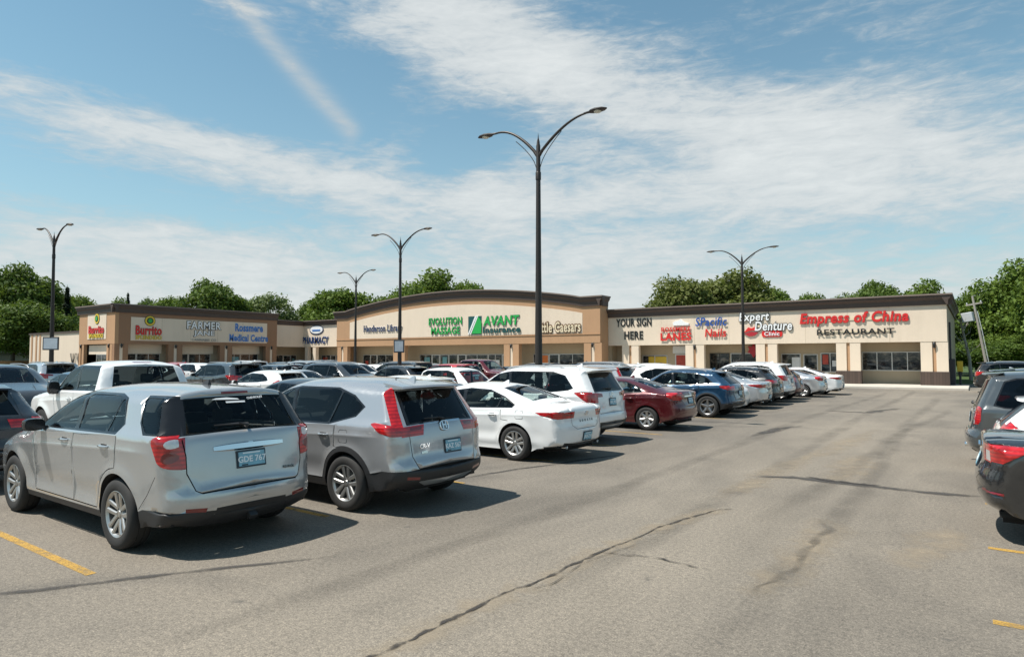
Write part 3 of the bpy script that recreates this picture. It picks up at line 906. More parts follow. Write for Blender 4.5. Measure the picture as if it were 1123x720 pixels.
def make_models():
    gl = M['glass']; gd = M['glass_dark']
    # ---------------- silver crossover
    S = dict(L=4.77, hw=.925, R=.36, Ra=.415, rim=.232, tw=.235, style='five2', xr=1.02, xf=3.877, sill=.27, zrb=.30, tum=.33, sh=.03, rt=.16, pr=.11, lr=1.1,
        outline=[(.16,.26,0,.16),(.06,.33,.08,.24),(.00,.52,.12,.32),(.02,.64,.05,.32),(.06,.70,.06,.28),(.10,.95,.10,.26),(.15,1.17,.06,.2),(.42,1.565,.05,.15),(.44,1.625,.10,.16),(1.2,1.66,.3,.2),(2.0,1.662,.4,.2),(2.62,1.60,.3,.2),(3.44,1.17,.14,.2),(3.9,1.10,.3,.18),(4.5,.96,.25,.2),(4.73,.78,.15,.22),(4.77,.5,.15,.22),(4.68,.24,0,.2)],
        belt=[(0,1.16),(1.0,1.165),(2.5,1.115),(3.4,1.08),(4.0,1.02),(4.77,.80)], crease=.012, crease_d=.16,
        dlo=[(3.20,1.12),(2.60,1.50),(2.32,1.562),(1.42,1.568),(1.20,1.53),(1.00,1.27),(1.07,1.165)],
        pillars=[(2.08,2.18,.09),(1.34,1.26,.02)], doors=(3.20,2.09,1.05), door_up=.10,
        side0=[('cladding',[(1.3,.2),(3.6,.2),(3.6,.335),(1.3,.345)]),('cladding',[(-.2,.2),(.62,.2),(.66,.42),(.55,.46),(-.2,.44)])],
        side=[('trim',[(.90,1.56),(.74,1.30),(.58,1.185),(.1,1.185),(.1,1.56)]),('window_quarter',roundpoly([(.86,1.54),(.72,1.30),(.57,1.205),(.36,1.205),(.56,1.54)],.04)),
              ('seam',band([(.60,.46),(.46,.62),(.33,.80)],.006)),
              ('tail',roundpoly([(-.1,.875),(.20,.86),(.30,.91),(.41,1.13),(.35,1.19),(-.1,1.19)],.06)),('reverse',[(.232+.036*math.cos(a),1.11+.045*math.sin(a)) for a in np.linspace(0,6.28,13)[:-1]]),('taildark',[(.235+.045*math.cos(a),.975+.055*math.sin(a)) for a in np.linspace(0,6.28,15)[:-1]])],
        strap=[('bumper_black',half(('r',.0,2),('r',.43,2))),('body',half(('r',.385,.42),('r',.47,.36),('r',.50,.34))),
               ('bumper_black',half(('r',.0,.46),('r',.455,.40))),
               ('gate',half(('r',.635,.54),('r',.67,.59),('r',.83,.655),('r',1.0,.655),('r',1.17,.68),('r',1.57,.60))),
               ('trim',half(('r',1.205,.80),('r',1.56,.70))),('rear_window',half(('r',1.225,.62),('r',1.545,.56)))]+
              both('tail',('r',.875,.66),('r',.87,1.3),('r',1.19,1.3),('r',1.19,.655))+
              both('reflector',('r',.42,.50),('r',.465,.49),('r',.465,.82),('r',.42,.82))+
              [('brake',half(('r',1.57,.16),('r',1.592,.16))),('windshield',half(('t',2.80,.50),('t',3.50,.60)))],
        strap_seams=[('seam',[('r',.635,-.54),('r',.635,.54)],.014)]+[('seam',[('r',.635,.54*k),('r',.67,.59*k),('r',.83,.655*k),('r',1.0,.655*k),('r',1.17,.68*k)],.011) for k in (1,-1)],
        seats=(2.35,1.75), cab=(.55,3.35), mirror=(2.95,1.165), mirror_mat=M['gloss_black'], mirror_size=(.23,.155), handles=(2.32,1.30), hz=1.03, sz=.10, glass_rear=gl, glass_back=gl,
        plate=('r',.90,0), plate_txt='GDE 767',
        extras=[ex_bar(('r',1.035,0),.80,.085,.04), ex_bow(('r',1.04,0),.17), ex_wiper(('r',1.235,0),.36), ex_fin(1.0,'black_plastic'),
                ex_box('hitch',('r',.33,0),.09,.07,.06,'black_plastic'), ex_text(('r',.76,-.46),'EQUINOX',.035), 
                ('window_decal', lambda b,c,fr,cx,M: [b.add(*text_geo('CHEVROLET',.036,.0006,.001), M['white_mark'], fr(('r',1.515,-.22),.006)), b.prism([(-.15,-.012),(.16,-.012),(.14,.004),(.02,.016),(-.1,.006)],'z',0,.0006,M['white_mark'],fr(('r',1.515,.14),.006)), b.box(-.12,.10,-.010,.010,0,.0006,M['white_mark'],fr(('r',1.478,.02),.006))] and {'gate':True})])
    build_model('suv_silver', S)
    # ---------------- grey crossover with boomerang lamps
    S = dict(L=4.59, hw=.928, R=.355, Ra=.405, rim=.228, tw=.235, style='five2', xr=.99, xf=3.65, sill=.28, zrb=.30, tum=.32, sh=.03,
        outline=[(.20,.28,0,.16),(.06,.36,.08,.2),(.0,.50,.10,.26),(.02,.64,.05,.26),(.07,.72,.06,.24),(.10,.95,.08,.2),(.14,1.10,.06,.16),(.42,1.545,.05,.14),(.44,1.62,.10,.16),(1.0,1.675,.3,.2),(1.9,1.69,.4,.2),(2.5,1.64,.3,.2),(3.40,1.15,.16,.2),(3.8,1.07,.3,.18),(4.35,.95,.22,.2),(4.55,.78,.15,.22),(4.59,.5,.15,.22),(4.48,.24,0,.2)],
        belt=[(0,1.10),(1.0,1.10),(2.5,1.05),(3.4,1.03),(3.9,1.0),(4.59,.80)], crease=.022, crease_d=.14,flare=.03,
        dlo=[(3.12,1.06),(2.55,1.49),(2.2,1.56),(1.35,1.56),(.98,1.47),(.74,1.33),(.86,1.20),(1.3,1.09)],
        pillars=[(2.15,2.25,.08),(1.36,1.22,.03)], doors=(3.12,2.16,1.20), door_up=.10,
        side0=[('cladding',[(1.2,.2),(3.5,.2),(3.5,.37),(1.2,.40)]),('cladding',[(-.2,.2),(.62,.2),(.62,.50),(.35,.56),(-.2,.56)])]+
              [('cladding',[(xw+.475*math.cos(a),.355+.475*math.sin(a)) for a in np.linspace(-.1,3.3,25)]+[(xw-.3,.3),(xw+.3,.3)]) for xw in (.99,3.65)],
        side=[('tail',roundpoly([(-.1,.98),(.22,.98),(.40,1.03),(.56,1.13),(.50,1.145),(.20,1.11),(-.1,1.11)],.02)),('tail',[(-.1,1.10),(.245,1.10),(.515,1.50),(.5,1.62),(-.1,1.62)])],
        strap=[('bumper_black',half(('r',.0,2),('r',.565,2))),('skid',half(('r',.33,.38),('r',.385,.52),('r',.40,.50))),
               ('gate',half(('r',.58,.54),('r',.74,.60),('r',.98,.62),('r',1.56,.56))),
               ('trim',half(('r',1.12,.64),('r',1.55,.58))),('rear_window',half(('r',1.145,.585),('r',1.535,.53))),]+
              both('tail',('r',.98,.40),('r',.98,1.3),('r',1.105,1.3),('r',1.11,.36))+both('tail',('r',1.09,.685),('r',1.09,1.3),('r',1.60,1.3),('r',1.60,.63))+both('taildark',('r',1.05,.42),('r',1.05,.60),('r',1.098,.60),('r',1.098,.40))+
              both('reflector',('r',.42,.52),('r',.46,.52),('r',.475,.78),('r',.42,.78))+
              [('chrome',half(('r',1.112,.36),('r',1.135,.36))),('brake',half(('r',1.575,.14),('r',1.60,.14))),('windshield',half(('t',2.55,.50),('t',3.38,.60)))],
        strap_seams=[('seam',[('r',.58,.54),('r',.74,.60),('r',.98,.62)],.010),('seam',[('r',.58,-.54),('r',.74,-.60),('r',.98,-.62)],.010),('seam',[('r',.58,-.54),('r',.58,.54)],.010)],
        seats=(2.15,1.5), cab=(.5,3.2), mirror=(2.85,1.10), handles=(2.36,1.40), hz=.955, sz=.06, glass_back=gd,
        plate=('r',.80,-.12), plate_txt='KAZ 567',
        extras=[ex_ring(('r',1.065,0),.075,'H'), ex_wiper(('r',1.15,0),.34), ex_fin(.72), ex_spoiler([(.66,1.645),(.26,1.60),(.24,1.575),(.46,1.565)],.60,.48), ex_text(('r',.84,.40),'CR-V',.075), ex_text(('r',.765,.41),'AWD',.04),ex_fuel(1.02,1.0-.05)])
    build_model('suv_grey', S)
    # ---------------- white sedan
    def sedan(**k):
        S = dict(L=4.855, hw=.93, R=.335, Ra=.385, rim=.225, tw=.22, style='five2', xr=1.10, xf=3.905, sill=.20, zrb=.26, tum=.42, sh=.045, rt=.06, pr=.09, ztail=.8,
        outline=[(.24,.24,0,.14),(.08,.30,.08,.2),(.02,.48,.10,.3),(.02,.66,.06,.3),(.06,.80,.06,.28),(.05,.95,.05,.22),(.10,1.045,.05,.16),(.30,1.075,.08,.14),(.70,1.10,.12,.16),(1.10,1.25,.2,.22),(1.70,1.415,.25,.22),(2.30,1.465,.35,.22),(2.85,1.43,.3,.22),(3.80,1.00,.18,.2),(4.2,.93,.3,.18),(4.62,.78,.2,.2),(4.82,.62,.12,.22),(4.855,.45,.12,.22),(4.75,.2,0,.2)],
        belt=[(0,.99),(1.0,.985),(2.5,.94),(3.5,.90),(4.0,.87),(4.855,.66)], crease=.016, crease_d=.12, zt=1.0,
        dlo=[(3.46,.93),(2.85,1.28),(2.35,1.345),(1.85,1.325),(1.42,1.20),(1.12,1.06),(1.16,.995),(2.0,.965)],
        pillars=[(2.38,2.46,.085),(1.56,1.44,.03)], doors=(3.42,2.40,1.42), door_up=.08,
        side0=[], side=[('tail',[(-.1,.83),(.20,.82),(.52,.885),(.62,.935),(.30,.945),(-.1,.95)])],
        strap=[('gate',half(('r',.62,.36),('r',.70,.50),('r',.97,.53),('t',.62,.60))),('rear_window',half(('t',.86,.60),('t',1.66,.50)))]+
              both('tail',('r',.83,.44),('r',.83,1.3),('r',.955,1.3),('r',.955,.40))+[('windshield',half(('t',2.90,.52),('t',3.78,.62)))],
        strap_seams=[('seam',[('r',.62,.36),('r',.70,.50),('r',.97,.53)],.009),('seam',[('r',.62,-.36),('r',.70,-.50),('r',.97,-.53)],.009),('seam',[('r',.62,-.36),('r',.62,.36)],.009)],
        seats=(2.3,1.7), cab=(.95,3.45), mirror=(3.15,.98), handles=(2.62,1.62), hz=.86, sz=-.05, glass_back=gl, glass_rear=gl, gate_name='boot_lid',
        plate=('r',.47,0), plate_txt='JKB 214', plate_on_gate=False, extras=[])
        S.update(k); return S
    S = sedan(side0=[('bumper_black',[(-.1,.2),(.50,.2),(.46,.30),(.12,.33),(-.1,.33)])],
        extras=[ex_ring(('r',.90,0),.06,'H',.6,1.0), ex_text(('r',.765,0),'SONATA',.062,'alloy_dark',.002,0,2.6), ex_exhaust(-.60,.29,.13,.028,1.5), ex_fin(1.95), ex_fuel(.98,.88,.17,.16)])
    S['strap'] += [('bumper_black',half(('r',.0,2),('r',.34,.75)))]+both('taildark',('r',.875,.46),('r',.885,.72),('r',.91,.72),('r',.905,.45))
    build_model('sedan_white', S)
    # ---------------- large white SUV
    S = dict(L=4.94, hw=.985, R=.385, Ra=.435, rim=.25, tw=.245, style='five2', xr=1.09, xf=3.91, sill=.30, zrb=.34, tum=.27, sh=.03,
        outline=[(.22,.32,0,.16),(.08,.38,.08,.2),(.02,.54,.10,.26),(.03,.68,.05,.26),(.08,.76,.06,.24),(.10,1.0,.08,.2),(.14,1.18,.06,.16),(.40,1.62,.05,.14),(.40,1.71,.10,.16),(1.0,1.765,.3,.2),(2.1,1.78,.4,.2),(2.75,1.72,.3,.2),(3.62,1.22,.16,.2),(4.0,1.14,.3,.18),(4.65,1.02,.22,.2),(4.88,.82,.15,.22),(4.94,.5,.15,.22),(4.82,.26,0,.2)],
        belt=[(0,1.20),(.9,1.19),(1.6,1.10),(2.5,1.10),(3.6,1.09),(4.2,1.05),(4.94,.85)], crease=.020, crease_d=.12,
        dlo=[(3.36,1.12),(2.80,1.57),(2.4,1.64),(1.2,1.64),(.86,1.56),(.60,1.27),(.72,1.22),(1.55,1.13)],
        pillars=[(2.34,2.42,.08),(1.34,1.26,.05)], doors=(3.36,2.36,1.28), door_up=.10,
        side0=[('cladding',[(1.2,.2),(3.7,.2),(3.7,.39),(1.2,.41)]),('cladding',[(-.2,.2),(.62,.2),(.62,.46),(.35,.50),(-.2,.50)])]+
              [('cladding',[(xw+.50*math.cos(a),.385+.50*math.sin(a)) for a in np.linspace(-.1,3.3,25)]+[(xw-.3,.3),(xw+.3,.3)]) for xw in (1.09,3.91)],
        side=[('tail',[(-.1,.96),(.24,.96),(.34,1.02),(.56,1.17),(.52,1.19),(-.1,1.19)])],
        strap=[('bumper_black',half(('r',.0,2),('r',.50,2))),('skid',half(('r',.35,.48),('r',.42,.55),('r',.435,.53))),
               ('gate',half(('r',.72,.60),('r',.95,.66),('r',1.64,.60))),
               ('trim',half(('r',1.20,.70),('r',1.62,.60))),('rear_window',half(('r',1.225,.65),('r',1.60,.55)))]+
              both('tail',('r',.955,.62),('r',.955,1.3),('r',1.19,1.3),('r',1.19,.66),('r',1.15,.42),('r',1.08,.42),('r',1.08,.62))+both('taildark',('r',1.09,.44),('r',1.09,.60),('r',1.145,.60),('r',1.145,.44))+
              [('brake',half(('r',1.65,.14),('r',1.675,.14))),('windshield',half(('t',2.82,.52),('t',3.60,.62)))],
        strap_seams=[('seam',[('r',.72,.60),('r',.95,.66)],.010),('seam',[('r',.72,-.60),('r',.95,-.66)],.010),('seam',[('r',.72,-.60),('r',.72,.60)],.010)],
        seats=(2.3,1.6), cab=(.5,3.4), mirror=(3.08,1.18), handles=(2.56,1.50), hz=1.02, sz=.10, glass_back=gd,
        plate=('r',.95,0), plate_txt='HFL 905',
        extras=[ex_ring(('r',1.10,0),.075,'H'), ex_wiper(('r',1.235,0),.34), ex_fin(.95), ex_spoiler([(.66,1.735),(.24,1.705),(.22,1.68),(.44,1.645)],.64,.52), ex_text(('r',.86,.42),'PILOT',.055), ex_rails(1.0,2.7,'silver')])
    build_model('suv_white', S)
    # ---------------- burgundy compact sedan
    S = sedan(L=4.55, hw=.876, R=.318, Ra=.365, rim=.205, tw=.205, style='seven', xr=.99, xf=3.66, tum=.42,
        outline=[(.22,.26,0,.14),(.08,.32,.08,.2),(.02,.48,.10,.3),(.03,.64,.06,.3),(.09,.78,.06,.28),(.10,.95,.05,.22),(.14,1.06,.05,.16),(.30,1.085,.06,.14),(.60,1.10,.12,.16),(1.0,1.235,.2,.22),(1.6,1.385,.25,.22),(2.1,1.43,.35,.22),(2.65,1.39,.3,.22),(3.65,.96,.18,.2),(4.0,.90,.3,.18),(4.35,.76,.2,.2),(4.52,.60,.12,.22),(4.55,.44,.12,.22),(4.45,.2,0,.2)],
        belt=[(0,1.0),(.9,.99),(2.2,.93),(3.3,.88),(3.8,.85),(4.55,.66)],
        dlo=[(3.26,.92),(2.65,1.25),(2.15,1.315),(1.7,1.30),(1.28,1.17),(1.10,1.07),(1.16,1.01),(2.0,.96)],
        pillars=[(2.20,2.28,.085),(1.42,1.34,.03)], doors=(3.2,2.22,1.32), mirror=(2.98,.97), handles=(2.42,1.50), hz=.86, seats=(2.1,1.6), cab=(.9,3.25), sz=-.07,
        side=[('tail',[(-.1,.84),(.26,.83),(.42,.92),(.46,1.02),(.30,1.03),(-.1,1.03)])],
        plate=('r',.80,0), plate_txt='GAV 318', plate_on_gate=True,
        extras=[ex_bar(('r',.925,0),.80,.05,.02), ex_ring(('r',.99,0),.05,'H'), ex_fin(1.8)])
    S['strap'] = [('gate',half(('r',.66,.40),('r',.84,.50),('r',1.02,.53),('t',.55,.58))),('rear_window',half(('t',.80,.58),('t',1.55,.48)))]+both('tail',('r',.86,.42),('r',.83,.62),('r',.83,1.3),('r',1.04,1.3),('r',1.04,.50),('r',.97,.42))+both('taildark',('r',.88,.44),('r',.87,.52),('r',.96,.54),('r',.95,.44))+[('windshield',half(('t',2.72,.50),('t',3.63,.60)))]
    S['strap_seams'] = [('seam',[('r',.66,.40),('r',.84,.50),('r',1.02,.53)],.009),('seam',[('r',.66,-.40),('r',.84,-.50),('r',1.02,-.53)],.009),('seam',[('r',.66,-.40),('r',.66,.40)],.009)]
    build_model('sedan_red', S)
    # ---------------- blue compact crossover
    S = dict(L=4.41, hw=.917, R=.36, Ra=.41, rim=.245, tw=.235, style='fived', xr=.86, xf=3.59, sill=.27, zrb=.30, tum=.34, sh=.04,
        outline=[(.20,.28,0,.16),(.06,.36,.08,.2),(.0,.52,.10,.26),(.03,.66,.05,.26),(.06,.76,.06,.24),(.07,.95,.08,.2),(.14,1.08,.06,.16),(.62,1.46,.05,.16),(.66,1.53,.10,.18),(1.2,1.59,.3,.2),(1.9,1.61,.4,.2),(2.45,1.56,.3,.2),(3.25,1.10,.16,.2),(3.6,1.04,.3,.18),(4.1,.93,.22,.2),(4.36,.75,.15,.22),(4.41,.5,.15,.22),(4.3,.26,0,.2)],
        belt=[(0,1.06),(.9,1.06),(2.3,1.01),(3.2,.99),(3.7,.96),(4.41,.78)], crease=.022, crease_d=.10, flare=.03,
        dlo=[(3.0,1.02),(2.48,1.41),(2.1,1.475),(1.3,1.46),(.90,1.31),(.70,1.16),(.78,1.11),(1.3,1.06)], trim_mat=M['gloss_black'],
        pillars=[(2.04,2.12,.08),(1.24,1.14,.04)], doors=(3.0,2.06,1.14), door_up=.10,
        side0=[('cladding',[(1.1,.2),(3.4,.2),(3.4,.37),(1.1,.38)]),('cladding',[(-.2,.2),(.5,.2),(.5,.46),(.3,.48),(-.2,.48)])]+
              [('cladding',[(xw+.465*math.cos(a),.36+.465*math.sin(a)) for a in np.linspace(-.1,3.3,25)]+[(xw-.3,.3),(xw+.3,.3)]) for xw in (.86,3.59)],
        side=[('tail',[(-.1,.92),(.20,.92),(.44,.99),(.46,1.05),(-.1,1.06)])],
        strap=[('bumper_black',half(('r',.0,2),('r',.50,2))),('skid',half(('r',.31,.55),('r',.37,.62),('r',.38,.60))),('gate',half(('r',.60,.52),('r',.9,.60),('r',1.50,.56))),('rear_window',half(('r',1.115,.58),('r',1.45,.48)))]+
              both('tail',('r',.92,.44),('r',.92,1.3),('r',1.06,1.3),('r',1.05,.40))+[('windshield',half(('t',2.50,.50),('t',3.22,.60)))],
        strap_seams=[('seam',[('r',.60,.52),('r',.9,.60)],.010),('seam',[('r',.60,-.52),('r',.9,-.60)],.010),('seam',[('r',.60,-.52),('r',.60,.52)],.010)],
        seats=(2.05,1.4), cab=(.5,3.05), mirror=(2.78,1.06), handles=(2.26,1.30), hz=.93, sz=.03, glass_back=gd, glass_rear=gd,
        plate=('r',.80,0), plate_txt='JRN 442', extras=[ex_ring(('r',.98,0),.06,None,1.0,1.0), ex_fin(.95), ex_spoiler([(.85,1.55),(.48,1.50),(.46,1.475),(.68,1.475)],.56,.45), ex_rails(1.0,2.3,'silver',.03)])
    build_model('suv_blue', S)
    # ---------------- minivan
    S = dict(L=5.15, hw=.985, R=.335, Ra=.385, rim=.215, tw=.225, style='five', xr=1.10, xf=4.18, sill=.24, zrb=.28, tum=.25, sh=.03,
        outline=[(.20,.26,0,.16),(.06,.34,.08,.2),(.0,.52,.10,.22),(.02,.66,.05,.22),(.10,.72,.06,.2),(.12,.95,.08,.2),(.16,1.10,.06,.16),(.38,1.63,.05,.16),(.40,1.70,.10,.16),(1.2,1.745,.3,.2),(2.6,1.75,.4,.2),(3.2,1.70,.3,.2),(4.35,1.13,.16,.2),(4.6,1.05,.2,.18),(4.95,.92,.2,.2),(5.12,.75,.15,.22),(5.15,.5,.15,.22),(5.05,.22,0,.2)],
        belt=[(0,1.06),(1.0,1.06),(2.5,1.04),(3.8,1.02),(4.4,1.0),(5.15,.78)], crease=.016, crease_d=.14,
        dlo=[(4.0,1.06),(3.22,1.56),(2.9,1.625),(.78,1.61),(.60,1.55),(.44,1.13),(.6,1.09)],
        pillars=[(2.86,2.96,.09),(1.55,1.55,.07)], doors=(3.85,2.88,1.52), door_up=.10,
        side=[('tail',[(-.1,.80),(.22,.80),(.26,.86),(.28,1.08),(.25,1.11),(-.1,1.11)])],
        strap=[('bumper_black',half(('r',.265,2),('r',.33,2))),('gate',half(('r',.70,.56),('r',.9,.66),('r',1.64,.66))),('trim',half(('r',1.10,.74),('r',1.62,.68))),('rear_window',half(('r',1.125,.70),('r',1.60,.62)))]+
              both('tail',('r',.80,.70),('r',.80,1.3),('r',1.11,1.3),('r',1.11,.72))+both('reverse',('r',.81,.71),('r',.81,.90),('r',.88,.90),('r',.88,.71))+[('brake',half(('r',1.64,.18),('r',1.665,.18))),('windshield',half(('t',3.25,.58),('t',4.32,.66)))],
        strap_seams=[('seam',[('r',.70,.56),('r',.9,.66),('r',1.1,.68)],.010),('seam',[('r',.70,-.56),('r',.9,-.66),('r',1.1,-.68)],.010),('seam',[('r',.70,-.56),('r',.70,.56)],.010)],
        seats=(2.95,1.9), cab=(.5,4.1), mirror=(3.72,1.12), handles=(3.08,2.66), hz=.95, sz=.12, glass_back=gd,
        plate=('r',.88,0), plate_txt='DTK 690', extras=[ex_bar(('r',1.02,0),.70,.05,.02), ex_wiper(('r',1.12,0),.34), ex_exhaust(.55,.30,.0,.045,1.2), ex_spoiler([(.62,1.715),(.32,1.69),(.30,1.67),(.44,1.655)],.66,.56), ex_rails(.9,3.0,'silver')])
    build_model('minivan', S)
    # ---------------- crew-cab pickup
    S = dict(L=5.85, hw=1.0, R=.395, Ra=.46, rim=.235, tw=.255, style='five', xr=1.22, xf=4.87, sill=.42, zrb=.46, tum=.22, sh=.05, pf=.07, pr=.02, rt=0, ztail=.8,
        outline=[(.20,.48,0,.10),(.0,.50,.04,.12),(.0,.66,.04,.12),(.10,.68,.04,.1),(.11,1.22,.04,.08),(.20,1.29,.05,.08),(1.0,1.295,.05,.1),(1.95,1.295,.05,.12),(2.06,1.60,.05,.12),(2.16,1.84,.10,.16),(2.5,1.90,.2,.2),(3.3,1.905,.3,.2),(3.75,1.85,.25,.2),(4.40,1.30,.12,.18),(4.9,1.26,.3,.2),(5.65,1.16,.2,.2),(5.82,.95,.1,.16),(5.85,.6,.1,.16),(5.75,.40,0,.16)],
        belt=[(0,1.27),(2.0,1.27),(2.2,1.24),(3.5,1.22),(4.3,1.20),(5.0,1.16),(5.85,1.0)], crease=.012, crease_d=.18, flare=.035, lr=.3,
        dlo=[(4.15,1.24),(3.72,1.72),(3.4,1.80),(2.40,1.79),(2.26,1.70),(2.20,1.27)],
        pillars=[(3.16,3.22,.10)], doors=(4.15,3.16,2.24), door_up=.10,
        side=[('tail',[(-.2,.86),(.23,.86),(.23,1.24),(-.2,1.24)]),('seam',band([(2.05,.5),(2.05,1.27)],.014))],
        strap=[('chrome',half(('r',.50,2),('r',.655,2))),('gate',half(('r',.72,.72),('r',1.26,.72))),('bed_cover',half(('t',.26,.85),('t',1.92,.85))),('rear_window',half(('r',1.36,.72),('r',1.80,.62)))]+
              both('tail',('r',.86,.76),('r',.86,1.3),('r',1.24,1.3),('r',1.24,.76))+[('brake',half(('r',1.85,.20),('r',1.875,.20))),('windshield',half(('t',3.78,.58),('t',4.37,.70)))]+
              both('head',('t',5.62,.60),('t',5.62,1.4),('r',-1,0),('t',5.78,.60))[:0],
        strap_seams=[('seam',[('r',.72,.72),('r',1.27,.72)],.012),('seam',[('r',.72,-.72),('r',1.27,-.72)],.012)],
        seats=(3.25,2.62), cab=(2.2,4.2), mirror=(4.0,1.30), mirror_mat=M['gloss_black'], mirror_size=(.24,.30), handles=(3.36,2.44), hz=1.08, sz=.22, glass_rear=gl, glass_back=gl,
        plate=('r',.60,0), plate_txt='CBN 528', plate_on_gate=False, extras=[ex_bow(('r',1.02,0),.30)])
    build_model('pickup', S)
    # ---------------- black mid-size sedan with twin square lamps
    S = sedan(L=4.86, hw=.927, R=.34, Ra=.39, xr=1.09, xf=3.83,
        outline=[(.22,.28,0,.14),(.08,.34,.08,.2),(.0,.52,.10,.32),(.02,.70,.06,.32),(.08,.82,.06,.28),(.09,1.0,.05,.22),(.08,1.095,.03,.14),(.26,1.115,.06,.14),(.62,1.13,.12,.16),(1.06,1.25,.2,.22),(1.70,1.42,.25,.22),(2.30,1.463,.35,.22),(2.85,1.42,.3,.22),(3.80,1.02,.18,.2),(4.2,.95,.3,.18),(4.62,.80,.2,.2),(4.82,.62,.12,.22),(4.86,.45,.12,.22),(4.75,.2,0,.2)],
        side=[('tail',[(-.1,.86),(.26,.85),(.46,.98),(.44,1.03),(-.1,1.04)]),('reflector',[(-.1,.52),(.26,.515),(.26,.54),(-.1,.55)])],
        plate=('r',.80,0), plate_on_gate=True, extras=[ex_bow(('r',.97,0),.16), ex_bar(('r',.905,0),.6,.03,.015)])
    S['strap'] = [('gate',half(('r',.70,.40),('r',.86,.55),('r',1.05,.55),('t',.55,.60))),('rear_window',half(('t',.86,.60),('t',1.66,.50)))]+both('tail',('r',.85,.47),('r',.85,1.4),('r',1.04,1.4),('r',1.04,.45))+both('reverse',('r',.865,.58),('r',.865,.70),('r',.965,.70),('r',.965,.58))+both('reflector',('r',.52,.62),('r',.55,.62),('r',.55,1.3),('r',.52,1.3))+[('windshield',half(('t',2.90,.52),('t',3.78,.62)))]
    build_model('sedan_black', S)
    # ---------------- hatchback
    S = dict(L=4.36, hw=.91, R=.32, Ra=.37, rim=.215, tw=.21, style='five', xr=.82, xf=3.47, sill=.22, zrb=.27, tum=.38, sh=.04,
        outline=[(.20,.26,0,.16),(.06,.34,.08,.2),(.0,.50,.10,.26),(.03,.66,.05,.26),(.08,.80,.06,.24),(.16,1.02,.06,.16),(.52,1.36,.05,.16),(.58,1.41,.10,.18),(1.2,1.465,.3,.2),(1.9,1.475,.4,.2),(2.45,1.42,.3,.2),(3.35,1.0,.16,.2),(3.7,.94,.3,.18),(4.1,.82,.22,.2),(4.32,.66,.15,.22),(4.36,.45,.15,.22),(4.25,.2,0,.2)],
        belt=[(0,1.02),(.9,1.01),(2.3,.95),(3.2,.91),(3.7,.88),(4.36,.68)], crease=.02, crease_d=.10,
        dlo=[(3.08,.94),(2.48,1.28),(2.1,1.35),(1.3,1.33),(.95,1.20),(.80,1.08),(.86,1.05),(1.4,1.0)],
        pillars=[(2.04,2.12,.08),(1.24,1.16,.03)], doors=(3.0,2.06,1.14), door_up=.08,
        side=[('tail',[(-.1,.86),(.22,.84),(.44,.95),(.30,1.10),(-.1,1.06)])],
        strap=[('bumper_black',half(('r',.265,2),('r',.34,2))),('gate',half(('r',.66,.50),('r',.9,.58),('r',1.38,.54))),('rear_window',half(('r',1.03,.62),('r',1.35,.50)))]+both('tail',('r',.84,.56),('r',.84,1.3),('r',1.08,1.3),('r',1.08,.62))+[('windshield',half(('t',2.50,.50),('t',3.32,.60)))]+both('head',('t',4.0,.55),('t',4.2,.55),('t',4.2,1.4),('t',3.9,1.4)),
        strap_seams=[('seam',[('r',.66,-.50),('r',.66,.50)],.010)],
        seats=(2.05,1.4), cab=(.5,3.1), mirror=(2.82,.98), handles=(2.26,1.30), hz=.87, sz=-.04, glass_back=gl,
        plate=('r',.80,0), extras=[ex_spoiler([(.80,1.43),(.42,1.395),(.40,1.37),(.58,1.37)],.54,.42), ex_fin(.95)])
    build_model('hatch', S)
# ------------------------------------------------------------------ the place
CH = 1.95                                   # eye height
CR, CF = (.813, .582), (-.582, .813)        # ground-plane right and forward of the camera
def at(px, t):                              # a ground point from a picture column and a depth (used for planning only)
    r = (px-561.5)/710
    return (t*(CR[0]*r+CF[0]), t*(CR[1]*r+CF[1]))
def gp(px, py): return at(px, CH*710/(py-392.5))

